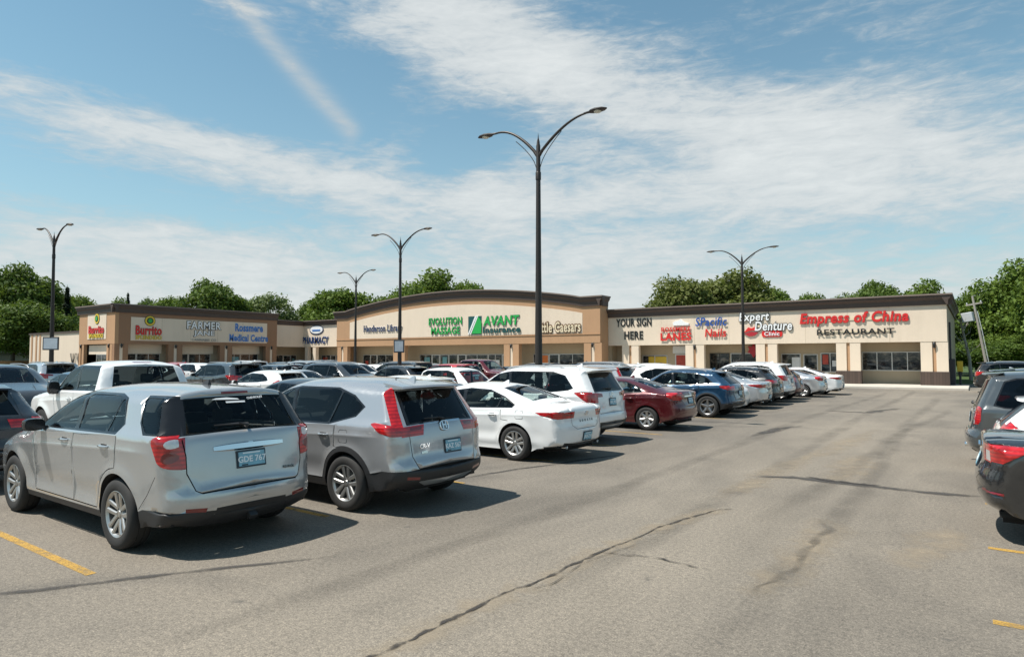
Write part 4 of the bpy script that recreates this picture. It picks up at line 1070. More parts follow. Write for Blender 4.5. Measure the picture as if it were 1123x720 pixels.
def asphalt_material():
    t = NT('asphalt'); p = t.pos()
    big = t.noise(t.mapping(p, (1, 1, 1)), .10, 5, .6, .4)
    mid = t.noise(t.mapping(p, (.55, .16, 1)), 1.0, 6, .68, .6)      # tracks along the aisle
    patch = t.noise(p, .45, 4, .55, 1.2)
    fine = t.noise(p, 75, 4, .85)
    vf = t.n('ShaderNodeTexVoronoi'); vf.inputs['Scale'].default_value = 75; t.l(p, vf.inputs['Vector'])
    base = t.ramp(mid, [(.28, (.074, .067, .059)), (.50, (.114, .103, .090)), (.72, (.164, .147, .127))])
    base = t.mix(t.ramp(big, [(.40, (0, 0, 0)), (.62, (.55, .55, .55))]), base, (.225, .194, .155, 1))
    base = t.mix(t.ramp(patch, [(.32, (.6, .6, .6)), (.48, (0, 0, 0))]), base, (.080, .073, .066, 1))
    # driven lanes are paler and dustier than the stalls (oily and less sun-bleached)
    sx = t.n('ShaderNodeSeparateXYZ'); t.l(p, sx.inputs[0])
    lane = t.math('SUBTRACT', 1.0, t.math('DIVIDE', t.math('ABSOLUTE', t.math('ADD', sx.outputs[0], 2.6)), 5.2), clamp=True)
    lane = t.math('MULTIPLY', lane, t.math('ADD', t.math('MULTIPLY', mid, .7), .1), clamp=True)
    base = t.mix(lane, base, (.275, .236, .184, 1))
    g = t.ramp(fine, [(.30, (.30, .30, .30)), (.5, (.95, .95, .95)), (.70, (1.9, 1.86, 1.78))])
    m = t.n('ShaderNodeMix', data_type='RGBA', blend_type='MULTIPLY'); m.inputs[0].default_value = .9
    t.l(base, m.inputs[6]); t.l(g, m.inputs[7])
    mid2 = t.ramp(t.noise(p, 24, 4, .8), [(.34, (.62, .62, .62)), (.5, (1, 1, 1)), (.68, (1.4, 1.38, 1.34))])
    m2 = t.n('ShaderNodeMix', data_type='RGBA', blend_type='MULTIPLY'); m2.inputs[0].default_value = .8
    t.l(m.outputs[2], m2.inputs[6]); t.l(mid2, m2.inputs[7]); m = m2
    sp = t.ramp(vf.outputs['Distance'], [(.06, (1, 1, 1)), (.14, (0, 0, 0))])
    col = t.mix(t.math('MULTIPLY', sp, .45), m.outputs[2], (.40, .37, .33, 1))
    spots = t.noise(p, 3.2, 2, .5)
    col = t.mix(t.ramp(spots, [(.20, (.75, .75, .75)), (.27, (0, 0, 0))]), col, (.07, .065, .06, 1))
    t.bsdf(col, .88, 0, .35, 0, fine, .45, .008)
    return t.m

def stain_material(name, col, strength, scale, lo=.35, hi=.6):
    t = NT(name)
    a = t.n('ShaderNodeAttribute'); a.attribute_name = 'fade'
    nz = t.noise(t.pos(), scale, 5, .7)
    f = t.math('MULTIPLY', t.math('MULTIPLY', a.outputs['Fac'], strength), t.ramp(nz, [(lo, (0, 0, 0)), (hi, (1, 1, 1))]), clamp=True)
    b = t.n('ShaderNodeBsdfPrincipled'); b.inputs['Roughness'].default_value = .9
    gr = t.noise(t.pos(), 60, 3, .7)
    t.l(t.mix(gr, tuple(c*.7 for c in col)+(1,), tuple(c*1.25 for c in col)+(1,)), b.inputs['Base Color'])
    tr = t.n('ShaderNodeBsdfTransparent'); mx = t.n('ShaderNodeMixShader')
    t.l(f, mx.inputs[0]); t.l(tr.outputs[0], mx.inputs[1]); t.l(b.outputs[0], mx.inputs[2]); t.l(mx.outputs[0], t.out.inputs[0])
    return t.m

def strip(name, pts, width, mat, z, jit=0.0, soft=True, sub=6, wj=.3):
    P = []
    rnd = random.Random(len(pts)*31+int(abs(pts[0][0])*100))
    for i in range(len(pts)-1):
        for k in range(sub):
            u = k/sub; P.append((pts[i][0]*(1-u)+pts[i+1][0]*u, pts[i][1]*(1-u)+pts[i+1][1]*u))
    P.append(pts[-1])
    P = [(x+rnd.uniform(-jit, jit), y+rnd.uniform(-jit, jit)) for x, y in P]
    prof = [(-1, 0), (-.5, .75), (0, 1), (.5, .75), (1, 0)] if soft else [(-1, 1), (1, 1)]
    v = []; fa = []; n = len(prof)
    for i, p in enumerate(P):
        a = Vector(P[min(i+1, len(P)-1)])-Vector(P[max(i-1, 0)]); a.normalize(); nn = Vector((-a.y, a.x))
        e = min(1, min(i, len(P)-1-i)/3+.15); w = width/2*(1+rnd.uniform(-wj, wj))*(.35+.65*e if soft else 1)
        for q, al in prof:
            v.append((p[0]+nn.x*w*q, p[1]+nn.y*w*q, z)); fa.append(al*(e if soft else 1))
    f = [(i*n+k, i*n+k+1, (i+1)*n+k+1, (i+1)*n+k) for i in range(len(P)-1) for k in range(n-1)]
    me = bpy.data.meshes.new(name); me.from_pydata(v, [], f); me.materials.append(mat)
    at_ = me.attributes.new('fade', 'FLOAT', 'POINT'); at_.data.foreach_set('value', fa)
    o = link(name, me); tag(o, kind='structure'); return o

def make_ground():
    g = NT('lawn'); p = g.pos()
    nz = g.noise(p, 1.2, 6, .7)
    g.bsdf(g.ramp(nz, [(.3, (.035, .06, .018)), (.7, (.075, .11, .035))]), .95, 0, .2, 0, nz, .5, .05)
    b = MB(); b.add([(-1500, -1500, -.02), (1500, -1500, -.02), (1500, 1500, -.02), (-1500, 1500, -.02)], [(0, 1, 2, 3)], g.m)
    tag(b.obj('ground'), kind='structure')
    b = MB(); mA = asphalt_material()
    b.add([(-105, -70, .0), (70, -70, .0), (70, 60, .0), (-105, 60, .0)], [(0, 1, 2, 3)], mA)
    tag(b.obj('parking_lot'), kind='structure')
    # painted stall lines
    t = NT('worn_yellow_paint'); nz = t.noise(t.pos(), 7, 6, .75); fine = t.noise(t.pos(), 70, 3, .7)
    f = t.math('MULTIPLY', t.ramp(nz, [(.32, (.15, .15, .15)), (.52, (.9, .9, .9))]), t.ramp(fine, [(.30, (.35, .35, .35)), (.55, (1, 1, 1))]))
    b_ = t.n('ShaderNodeBsdfPrincipled'); b_.inputs['Base Color'].default_value = (.46, .27, .05, 1); b_.inputs['Roughness'].default_value = .8
    tr = t.n('ShaderNodeBsdfTransparent'); mx = t.n('ShaderNodeMixShader'); t.l(f, mx.inputs[0]); t.l(tr.outputs[0], mx.inputs[1]); t.l(b_.outputs[0], mx.inputs[2]); t.l(mx.outputs[0], t.out.inputs[0])
    yl = t.m
    for k in range(-1, 18):
        y = 2.62+2.62*k
        strip('stall_line', [(-16.0, y), (-13.5, y), (-11, y), (-8.8, y), (-6.55, y)], .09, yl, .004, .0, False, 1, 0)
    for y in (6.05, 8.35, 10.85, 13.3, 15.9, 18.5, 21.1, 23.7, 26.3, 28.9, 31.5, 34.1, 36.7, 39.3, 41.9):
        strip('stall_line', [(.05, y), (2.5, y), (5.0, y)], .10, yl, .004, .0, False, 1, 0)
    for x0 in (-31.5, -47.2):
        for k in range(-2, 15):
            y = 2.6+2.62*k; strip('stall_line', [(x0, y), (x0+10, y)], .10, yl, .004, 0, False, 1, 0)
    # cracks, sandy worn seams and dark joints in the asphalt
    dark = stain_material('crack_tar', (.035, .030, .026), 1.25, 4, .34, .58)
    sand = stain_material('sand_in_cracks', (.34, .275, .195), .62, 2.6, .36, .66)
    joint = stain_material('dark_joint', (.055, .050, .046), .85, 2.0, .30, .55)
    oil0 = stain_material('rough_patch', (.06, .053, .045), .50, 3.0, .36, .66)
    G = lambda *pp: [gp(a, b) for a, b in pp]
    c1 = G((380, 726), (418, 710), (455, 694), (490, 676), (523, 660), (560, 643), (590, 633), (628, 615), (655, 603), (690, 589), (722, 575), (750, 566), (785, 557), (800, 556))
    strip('asphalt_crack', c1, .038, dark, .008, .014, True, 5, .85); strip('asphalt_crack', [(x+.10+.05*math.sin(i*2.1), y+.05) for i, (x, y) in enumerate(c1[5:10])], .018, joint, .012, .012, True, 5, .9); strip('asphalt_crack', [c1[8], (c1[8][0]+.5, c1[8][1]+.2), (c1[8][0]+1.1, c1[8][1]+.1)], .025, dark, .012, .03, True, 6, .9)
    strip('sandy_seam', c1, .34, sand, .004, .03, True, 3, .5)
    c2 = G((822, 652), (836, 634), (862, 622), (878, 604), (890, 592), (905, 578), (893, 566))
    strip('asphalt_crack', c2, .10, oil0, .008, .05, True, 3, .8); strip('sandy_seam', c2, .50, sand, .004, .04, True, 3, .5)
    strip('sandy_seam', G((905, 530), (925, 520), (938, 505), (940, 498)), .7, sand, .004, .05, True, 4, .4)
    strip('dark_joint', G((828, 521), (868, 522), (905, 527), (955, 532), (1010, 538), (1075, 543)), .26, joint, .006, .02, True, 6, .3)
    strip('dark_joint', G((880, 521), (903, 525), (935, 529), (962, 531)), .16, dark, .010, .02, True, 6, .4)
    strip('dark_joint', G((-20, 650), (60, 641), (150, 630), (260, 618), (375, 606)), .10, joint, .006, .01, True, 5, .3)
    strip('dark_joint', G((500, 524), (560, 514), (620, 506), (690, 496)), .14, joint, .006, .02, True, 5, .3)
    strip('sandy_seam', G((985, 620), (1005, 604), (1025, 588), (1040, 575)), .55, sand, .004, .05, True, 4, .4)
    strip('sandy_seam', G((785, 545), (835, 522), (900, 495), (960, 470)), .6, sand, .004, .05, True, 6, .4)
    strip('dark_joint', G((820, 478), (850, 470), (880, 466)), .35, joint, .006, .05, True, 5, .4)
    strip('dark_joint', G((905, 450), (950, 452), (985, 447)), .5, joint, .006, .05, True, 5, .4)
    oil = stain_material('oil_stain', (.028, .026, .024), .62, 1.6, .30, .60)
    rnd = random.Random(9)
    for k in range(-1, 16):
        for x0 in (-8.6, -13.2, 2.6):
            yc = (2.62*k+3.93 if x0 < 0 else 2.6*k+4.7)+rnd.uniform(-.25, .25); xx = x0+rnd.uniform(-.5, .5)
            strip('oil_stain', [(xx-rnd.uniform(.4, 1.0), yc), (xx, yc+rnd.uniform(-.15, .15)), (xx+rnd.uniform(.3, .9), yc+rnd.uniform(-.1, .1))], rnd.uniform(.5, 1.0), oil, .006, .05, True, 3, .4)
    tyre = stain_material('tyre_track', (.060, .054, .047), .24, .9, .30, .66)
    for (x0, y0, x1, y1) in ((-4.6, 1.5, -4.2, 44), (-3.0, 3, -3.1, 46), (-1.5, 4, -1.7, 40), (-2.2, 8, -.9, 30)):
        strip('tyre_track', [(x0+(x1-x0)*u+.12*math.sin(u*9), y0+(y1-y0)*u) for u in np.linspace(0, 1, 12)], .42, tyre, .0022, .03, True, 3, .3)
    # kerbed walk in front of the shops
    cc = simple('concrete', (.48, .44, .38), .85, var=.22, vscale=1.5, bump=.3, bscale=30)
    b = MB(); b.bbox(-63.5, -.4, 47.6, 53.4, -.03, .14, cc, .03); b.bbox(-72.5, -66.5, 20.5, 54.5, -.03, .139, cc, .03); b.box(-66.6, -63.4, 48.2, 54.5, -.03, .137, cc)
    tag(b.obj('sidewalk'), kind='structure')

# ---------------------------------------------------------------- shops
def make_plaza():
    def st(n, c):
        t = NT(n); p = t.pos()
        a = t.noise(p, .35, 5, .65); s_ = t.noise(t.mapping(p, (2.2, 2.2, .16)), 1.0, 5, .7)
        sp = t.noise(p, 90, 3, .6)
        k = t.math('ADD', t.math('MULTIPLY', a, .55), t.math('MULTIPLY', s_, .45))
        cc = t.ramp(k, [(.34, tuple(x*.92 for x in c)), (.50, c), (.66, tuple(min(1, x*1.04) for x in c))])
        t.bsdf(cc, .92, 0, .25, 0, sp, .35, .004); return t.m
    CREAM = st('cream_stucco', (.71, .59, .465)); TAN = st('tan_stucco', (.45, .27, .155)); TAN_SHADED = st('shaded_tan_stucco', (.29, .168, .102))  # third is the tan darkened: left wing's shade put into its colour
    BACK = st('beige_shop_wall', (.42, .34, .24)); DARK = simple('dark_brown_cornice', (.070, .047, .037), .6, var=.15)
    DARK2 = simple('taupe_cornice_cap', (.20, .155, .13), .6, var=.1)
    BRICK = NT('brown_tile'); p = BRICK.pos()
    bt = BRICK.n('ShaderNodeTexBrick'); BRICK.l(p, bt.inputs[0]); bt.inputs['Scale'].default_value = 3.0
    bt.inputs[1].default_value = (.085, .055, .042, 1); bt.inputs[2].default_value = (.06, .04, .03, 1); bt.inputs[3].default_value = (.03, .02, .016, 1)
    BRICK.bsdf(bt.outputs[0], .7); BRICK = BRICK.m
    ROOF = simple('flat_roof', (.20, .19, .18), .9, var=.2)
    FR = simple('shop_frame', (.58, .56, .53), .4, .4); FRD = simple('dark_frame', (.05, .045, .04), .4, .3)
    t = NT('shop_glass'); nz = t.noise(t.mapping(t.pos(), (1.3, 1.3, 2.0)), 1.6, 4, .6, .5)
    t.bsdf(t.ramp(nz, [(.34, (.006, .007, .008)), (.50, (.028, .030, .030)), (.60, (.09, .085, .075)), (.72, (.22, .19, .15))]), .04, 0, .6); GLS = t.m
    LAMPB = simple('lamp_black', (.02, .02, .02), .5)
    POST = [simple('poster_red', (.38, .05, .03), .6, var=.5, vscale=5), simple('poster_yellow', (.60, .40, .04), .6, var=.3, vscale=4), simple('poster_white', (.65, .66, .66), .6, var=.2, vscale=6), simple('poster_teal', (.12, .30, .33), .6, var=.5, vscale=4), simple('poster_orange', (.62, .17, .04), .6, var=.3, vscale=4)]
    root = empty('strip_mall', (-40, 51, 0)); tag(root, 'long L-shaped single-storey plaza of cream and tan stucco with dark brown cornices', 'shopping plaza')
    I = Matrix.Translation((40, -51, 0))
    FY = lambda y0: I @ Matrix.Translation((0, y0, 0))
    FX = lambda x0: I @ Matrix.Translation((x0, 0, 0)) @ Matrix.Rotation(R(90), 4, 'Z')
    def part(nm, F, build, smooth=None):
        b = MB(); build(b, F); return b.obj(nm, root, smooth=smooth)
    def window(F, a0, a1, z0, z1, y, n, frame=FR, posters=()):
        """frame with n lights, its panes and posters"""
        b = MB(); w = .055
        b.box(a0, a1, y-.06, y, z0, z0+w, frame, F); b.box(a0, a1, y-.06, y, z1-w, z1, frame, F)
        for k in range(n+1):
            a = a0+(a1-a0-w)*k/n; b.box(a, a+w, y-.058, y-.002, z0+w, z1-w, frame, F)
        o = b.obj('shop_window', root)
        for k in range(n):
            q0 = a0+(a1-a0-w)*k/n+w; q1 = a0+(a1-a0-w)*(k+1)/n
            q = MB(); q.box(q0, q1, y-.03, y-.02, z0+w, z1-w, GLS, F); q.obj('pane', o)
        for (u0, u1, v0, v1, m) in posters:
            q = MB(); q.box(a0+(a1-a0)*u0, a0+(a1-a0)*u1, y-.042, y-.032, z0+(z1-z0)*v0, z0+(z1-z0)*v1, POST[m], F); q.obj('poster', o)
        return o
    def door(F, a0, a1, z1, y, frame=FR, m=None):
        b = MB(); w = .09
        b.box(a0, a0+w, y-.07, y, .14, z1, frame, F); b.box(a1-w, a1, y-.07, y, .14, z1, frame, F); b.box(a0+w, a1-w, y-.07, y, z1-w, z1, frame, F); b.box(a0+w, a1-w, y-.068, y, .14, .36, frame, F)
        o = b.obj('shop_door', root)
        q = MB(); q.box(a0+w, a1-w, y-.04, y-.03, .36, z1-w, GLS if m is None else POST[m], F); q.obj('pane', o)
        q = MB(); q.tube([(a1-w*1.6, y-.12, .95), (a1-w*1.6, y-.12, 1.35)], .015, FR, 6, M=F); q.obj('handle', o)
    def cornice(F, path, h, out=.34, flat=None):
        """path: list of (a,z top); dark flared cap in front of the wall"""
        b = MB(); prof = [(0, -h), (-.10, -h), (-.12, -h*.55), (-out*.8, -h*.30), (-out*.8, -h*.16), (-out, -h*.12), (-out, 0), (.25, 0), (.25, -.2)]
        n = len(prof); v = []; f = []
        for a, z in path: v += [(a, y, z+q) for y, q in prof]
        for i in range(len(path)-1):
            for k in range(n): f.append((i*n+k, i*n+(k+1) % n, (i+1)*n+(k+1) % n, (i+1)*n+k))
        f += [tuple(range(n)), tuple(range((len(path)-1)*n, len(path)*n))]
        b.add(v, f, DARK, F)
        cap = MB(); v = []; f = []
        for a, z in path: v += [(a, -out-.02, z-h*.10), (a, -out-.02, z+.03), (a, .27, z+.03), (a, .27, z+.005), (a, -out+.002, z+.005), (a, -out+.002, z-h*.10)]
        for i in range(len(path)-1):
            for k in range(6): f.append((i*6+k, i*6+(k+1) % 6, (i+1)*6+(k+1) % 6, (i+1)*6+k))
        f += [tuple(range(6)), tuple(range((len(path)-1)*6, len(path)*6))]
        cap.add(v, f, DARK2, F)
        o = b.obj('cornice', root); cap.obj('cornice_cap', o); return o
    def column(F, a, w, z1, main, inner, base=None, lamp=False, d=.42, sw=.22):
        b = MB(); z0 = .14
        zb = 1.05 if base else z0
        s = w/2-sw/2
        b.box(a-w/2, a-sw/2, .02, d, zb, z1, main, F); b.box(a+sw/2, a+w/2, .02, d, zb, z1, main, F)
        o = b.obj('column', root)
        q = MB(); q.box(a-sw/2, a+sw/2, .09, d-.05, zb, z1, inner, F); q.obj('recess', o)
        if base:
            q = MB(); q.bbox(a-w/2-.05, a+w/2+.05, -.03, d+.05, z0-.01, zb-.002, BRICK, .02, F); q.obj('base', o)
        if lamp:
            q = MB(); q.lathe([(.001, .30), (.05, .28), (.10, .20), (.11, .12), (.09, .10), (.08, -.02), (.06, -.10), (.001, -.12)], LAMPB, 14, 'z', F @ Matrix.Translation((a, -.05, z1-.30)))
            q.tube([(a, .10, z1-.10), (a, -.05, z1-.05), (a, -.05, z1-.02)], .025, LAMPB, 8, M=F); q.obj('wall_lamp', o, smooth=40)
    # ---- right wing, facing the lot
    F = FY(51.5); X0, X1, ZO, ZT = -26.39, -1.5, 3.05, 5.95
    D = 1.7
    cols = [-24.3, -18.6, -13.0, -7.4, -2.25]
    part('wall', F, lambda b, F: b.box(X0, X1, 0, .35, ZO, ZT, CREAM, F))
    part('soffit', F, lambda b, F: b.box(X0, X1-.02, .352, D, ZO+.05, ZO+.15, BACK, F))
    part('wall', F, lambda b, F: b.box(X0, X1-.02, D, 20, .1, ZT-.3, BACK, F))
    part('roof', F, lambda b, F: b.box(X0, X1-.01, .36, 20.05, ZT-.3, ZT-.15, ROOF, F))
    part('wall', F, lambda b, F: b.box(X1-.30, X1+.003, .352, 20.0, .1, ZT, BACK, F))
    cornice(F, [(X0+.01, 6.2), (X1+.36, 6.2)], .70)
    cornice(FX(X1), [(51.5-.30, 6.198), (71.5, 6.198)], .70)
    for a, l in zip(cols, (0, 1, 0, 0, 1)): column(F, a, 1.55, ZO, CREAM, TAN, True, l)
    for a in (-24.3, -21.45, -18.6, -15.8, -13.0, -10.2, -7.4, -4.8): part('panel_joint', F, lambda b, F: b.box(a-.008, a+.008, -.003, .01, ZO+.02, 5.5, BACK, F))
    FB = F; y = D
    window(F, -23.9, -21.6, .6, 2.2, y, 2, FR, ((.25, .97, .30, .92, 1), (.45,.80,.32,.60,3))); door(F, -20.9, -19.8, 2.3, y, FR, 0)
    part('door_sign', F, lambda b, F: (b.box(-21.1, -19.35, D-.06, D-.01, 2.36, 2.98, POST[2], F)))
    window(F, -17.9, -16.3, .16, 2.35, y, 2, FRD); window(F, -16.2, -14.0, .5, 2.35, y, 2, FR, ((.60, .9, .15, .45, 2),))
    window(F, -12.3, -10.9, .9, 2.3, y, 1, FR, ((.55, .95, .2, .8, 2),)); window(F, -10.7, -9.7, .5, 2.25, y, 1); window(F, -9.5, -8.2, .9, 2.35, y, 2, FR, ((.1, .4, .4, .9, 0), (.6, .9, .3, .6, 2)))
    window(F, -6.75, -2.95, 1.05, 2.4, y, 4)
    # ---- tall middle block with the arched parapet
    F = FY(50.0); X0, X1, ZO = -61.2, -26.4, 3.3
    xs = np.linspace(X0+1.8, X1-1.8, 41)
    arch = lambda a: 7.35+1.42*max(0., math.sin(math.pi*min(1, max(0, (a-(X0+1.8))/(X1-X0-3.6)))))**.85
    top = [(X0, 7.35)]+[(a, arch(a)) for a in xs]+[(X1, 7.35)]
    def mid_wall(b, F):
        poly = [(X0, ZO)]+[(X1, ZO)]+[(a, z-.5) for a, z in reversed(top)]
        b.prism(poly, 'y', .0, .4, TAN, F)
    part('wall', F, mid_wall)
    def sign_band(b, F):
        ins = [a for a in np.linspace(X0+2.3, X1-1.75, 41)]
        poly = [(ins[0], 4.15), (ins[-1], 4.15)]+[(a, arch(a)-1.42) for a in reversed(ins)]
        b.prism(poly, 'y', -.012, .05, CREAM, F)
    part('sign_band', F, sign_band)
    part('moulding', F, lambda b, F: b.box(X0-.02, X1+.02, -.05, .0, 4.02, 4.10, TAN, F))
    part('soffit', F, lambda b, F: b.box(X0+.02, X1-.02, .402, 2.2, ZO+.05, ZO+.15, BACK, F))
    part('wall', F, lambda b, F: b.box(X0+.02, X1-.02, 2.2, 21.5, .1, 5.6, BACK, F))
    part('wall', F, lambda b, F: (b.box(X1-.35, X1-.001, .402, 1.5, .1, 6.91, TAN, F), b.box(X0+.001, X0+.35, .402, 3.0, .1, 6.91, TAN, F)))
    part('roof', F, lambda b, F: b.box(X0+.03, X1-.03, .41, 21.4, 5.6, 5.75, ROOF, F))
    cornice(F, [(X0-.36, 7.35)]+top[1:-1]+[(X1+.36, 7.35)], .85)
    cornice(FX(X1), [(50.0-.30, 7.348), (51.35, 7.348)], .85)
    for a in (-60.2, -50.9, -35.9, -27.15): column(F, a, 1.75, ZO, TAN, CREAM, False, True, .5, .34)
    y = 2.2
    rnd = random.Random(4)
    def front(F, a0, a1, y, zt=2.35, step=1.35, posters=True):
        a = a0; k = 0
        while a < a1-.5:
            w = min(step*rnd.choice((.9, 1.3, 2.1)), a1-a)
            if k % 3 == 1 and w < 2: door(F, a, a+min(w, 1.1), zt, y); a += min(w, 1.1)+.05
            else:
                ps = []
                if posters and rnd.random() < .55: ps = [(.1+rnd.random()*.3, .55+rnd.random()*.35, .35, .6+rnd.random()*.3, rnd.choice((0, 2, 3, 3, 2)))]
                window(F, a, a+w, .45, zt, y, 2 if w > 1.5 else 1, FR, ps); a += w+.05
            k += 1
    front(F, -59.0, -52.0, y); front(F, -49.8, -37.0, y); front(F, -34.8, -28.2, y, posters=False)
    window(F, -34.0, -33.0, .5, 2.3, y-.08, 1, FR, ((.05, .95, .05, .95, 4),))
    # ---- pharmacy link in the inner corner
    ZO, ZT = 3.4, 6.6
    F1 = FX(-71.5); F2 = FY(53.0)
    part('wall', F1, lambda b, F: b.box(47.9, 53.0, 0, .35, ZO, ZT, CREAM, F)); part('wall', F2, lambda b, F: b.box(-71.5, -61.15, 0, .35, ZO, ZT, CREAM, F))
    part('wall', F1, lambda b, F: b.box(47.9, 55.5, 2.2, 12, .1, ZT-.3, BACK, F)); part('wall', F2, lambda b, F: b.box(-73.6, -61.15, 2.2, 18, .1, ZT-.32, BACK, F))
    part('soffit', F2, lambda b, F: b.box(-73.5, -61.15, .352, 2.2, ZO+.05, ZO+.15, BACK, F)); part('soffit', F1, lambda b, F: b.box(48, 53.3, .352, 2.2, ZO+.051, ZO+.149, BACK, F))
    part('roof', F2, lambda b, F: b.box(-83, -61.15, .36, 18, ZT-.3, ZT-.2, ROOF, F))
    cornice(F1, [(47.9, 6.75), (53.0, 6.75)], .6); cornice(F2, [(-71.5, 6.748), (-61.2, 6.748)], .6)
    for a in (-70.9, -69.3, -63.6): part('column', F2, lambda b, F: b.box(a-.3, a+.3, .03, .5, .14, ZO, CREAM, F))
    front(F2, -70.5, -61.8, 2.2); front(F1, 48.6, 53.5, 2.2)
    # ---- left wing, side on to the lot
    F = FX(-70.0); A0, A1, ZO, ZT = 29.5, 48.0, 3.4, 7.1
    part('wall', F, lambda b, F: b.box(A0+.352, A1, 0, .4, ZO, ZT, TAN_SHADED, F))
    part('sign_band', F, lambda b, F: b.box(31.0, 46.6, -.03, .02, 3.75, 6.15, CREAM, F))
    part('wall', F, lambda b, F: b.box(A0+.36, A1, 1.4, 9.0, .1, ZT-.3, BACK, F))
    part('soffit', F, lambda b, F: b.box(A0+.36, A1-.02, .402, 1.4, ZO+.05, ZO+.15, BACK, F))
    part('roof', F, lambda b, F: b.box(A0+.3, A1, .41, 9.0, ZT-.3, ZT-.2, ROOF, F))
    part('wall', F, lambda b, F: b.box(A1-.3, A1-.002, .402, 9.0, .1, ZT-.01, TAN_SHADED, F))
    cornice(F, [(A0-.36, 7.4), (A1+.05, 7.4)], .85)
    for a in (34.1, 37.2, 40.3, 43.4): part('panel_joint', F, lambda b, F: b.box(a-.012, a+.012, -.034, -.02, 3.76, 6.14, BACK, F))
    for a, w in ((30.15, 1.3), (35.6, 1.5), (41.4, 1.5), (47.25, 1.5)): column(F, a, w, ZO, TAN_SHADED, CREAM, False, True, .5, .34)
    for a0, a1 in ((31.1, 34.6), (36.6, 40.4), (42.4, 46.3)):
        part('header', F, lambda b, F: b.box(a0-.1, a1+.1, 1.2, 1.39, 2.45, 3.44, CREAM, F)); front(F, a0, a1, 1.4, 2.44, 1.2)
    # its short end, in the sun
    F = FY(29.5)
    part('wall', F, lambda b, F: (b.box(-78.4, -70.0, 0, .35, 3.4, 7.1, TAN, F)))
    part('wall', F, lambda b, F: b.box(-78.4, -70.5, .36, 1.0, .1, 3.39, BACK, F))
    part('sign_band', F, lambda b, F: b.box(-76.3, -71.9, -.03, .02, 3.9, 6.5, CREAM, F))
    cornice(F, [(-78.75, 7.398), (-70+.34, 7.398)], .85)
    for a in (-77.8, -71.2): column(F, a, 1.2, 3.4, TAN, TAN_SHADED, False, True, .35, .3)
    part('wall', F, lambda b, F: b.box(-78.4, -78.0, .36, 19, .1, 7.09, TAN, F))
    part('entrance', F, lambda b, F: b.box(-76.6, -72.1, .30, .37, 2.35, 3.3, CREAM, F)); window(F, -74.8, -72.4, .5, 2.35, .36, 2); 
    # ---- plain annex behind the left wing
    F = FY(31.0)
    part('wall', F, lambda b, F: b.box(-97, -78.41, 0, 18, .0, 4.85, CREAM, F)); 
    part('roof_edge', F, lambda b, F: b.box(-97.1, -78.42, -.10, 18.1, 4.85, 5.05, DARK, F))
    for a in (-96.2, -94.8, -93.6): part('pilaster', F, lambda b, F: b.box(a-.22, a+.22, -.05, .0, 0, 4.8, TAN, F))
    for k, a in enumerate((-83.6, -81.9, -80.2)):
        part('bare_trellis', F, lambda b, F: [b.tube([(a, -.12, 0), (a, -.12, 1.5)], .05, LAMPB, 6, M=F)]+[b.tube([(a, -.12, 1.0), (a+s*.7, -.12, 2.5)], .035, LAMPB, 5, M=F) for s in (-1, -.4, .4, 1)])
    ru = simple('roof_unit', (.42, .36, .20), .6, var=.2)
    b = MB(); b.bbox(-81.2, -79.6, 36, 38, 4.98, 6.6, ru, .04); b.tube([(-79.6, 37, 6.2), (-78.7, 37, 6.2)], .2, ru, 8)
    tag(b.obj('roof_vent_unit'), 'ochre ventilation unit on the roof of the plain annex', 'roof unit')
    return dict(R=FY(51.5), M_=FY(50.0), P=FY(53.0), L=FX(-70.0), E=FY(29.5), I=I)

def sign_mats():
    return dict(red=simple('sign_red', (.62, .025, .022), .35), dkred=simple('sign_dark_red', (.40, .02, .03), .4), green=simple('sign_green', (.02, .36, .07), .35), blue=simple('sign_blue', (.02, .08, .33), .35),
        navy=simple('sign_navy', (.015, .03, .10), .4), ltblue=simple('sign_light_blue', (.04, .17, .48), .35), white=simple('sign_white', (.80, .80, .80), .4), black=simple('sign_black', (.012, .012, .012), .4),
        yellow=simple('sign_yellow', (.70, .50, .03), .4), brown=simple('sign_brown', (.13, .06, .02), .4), cream=simple('sign_cream', (.72, .60, .42), .4), teal=simple('sign_teal', (.01, .075, .075), .4), grey=simple('sign_grey', (.3, .3, .3), .4))

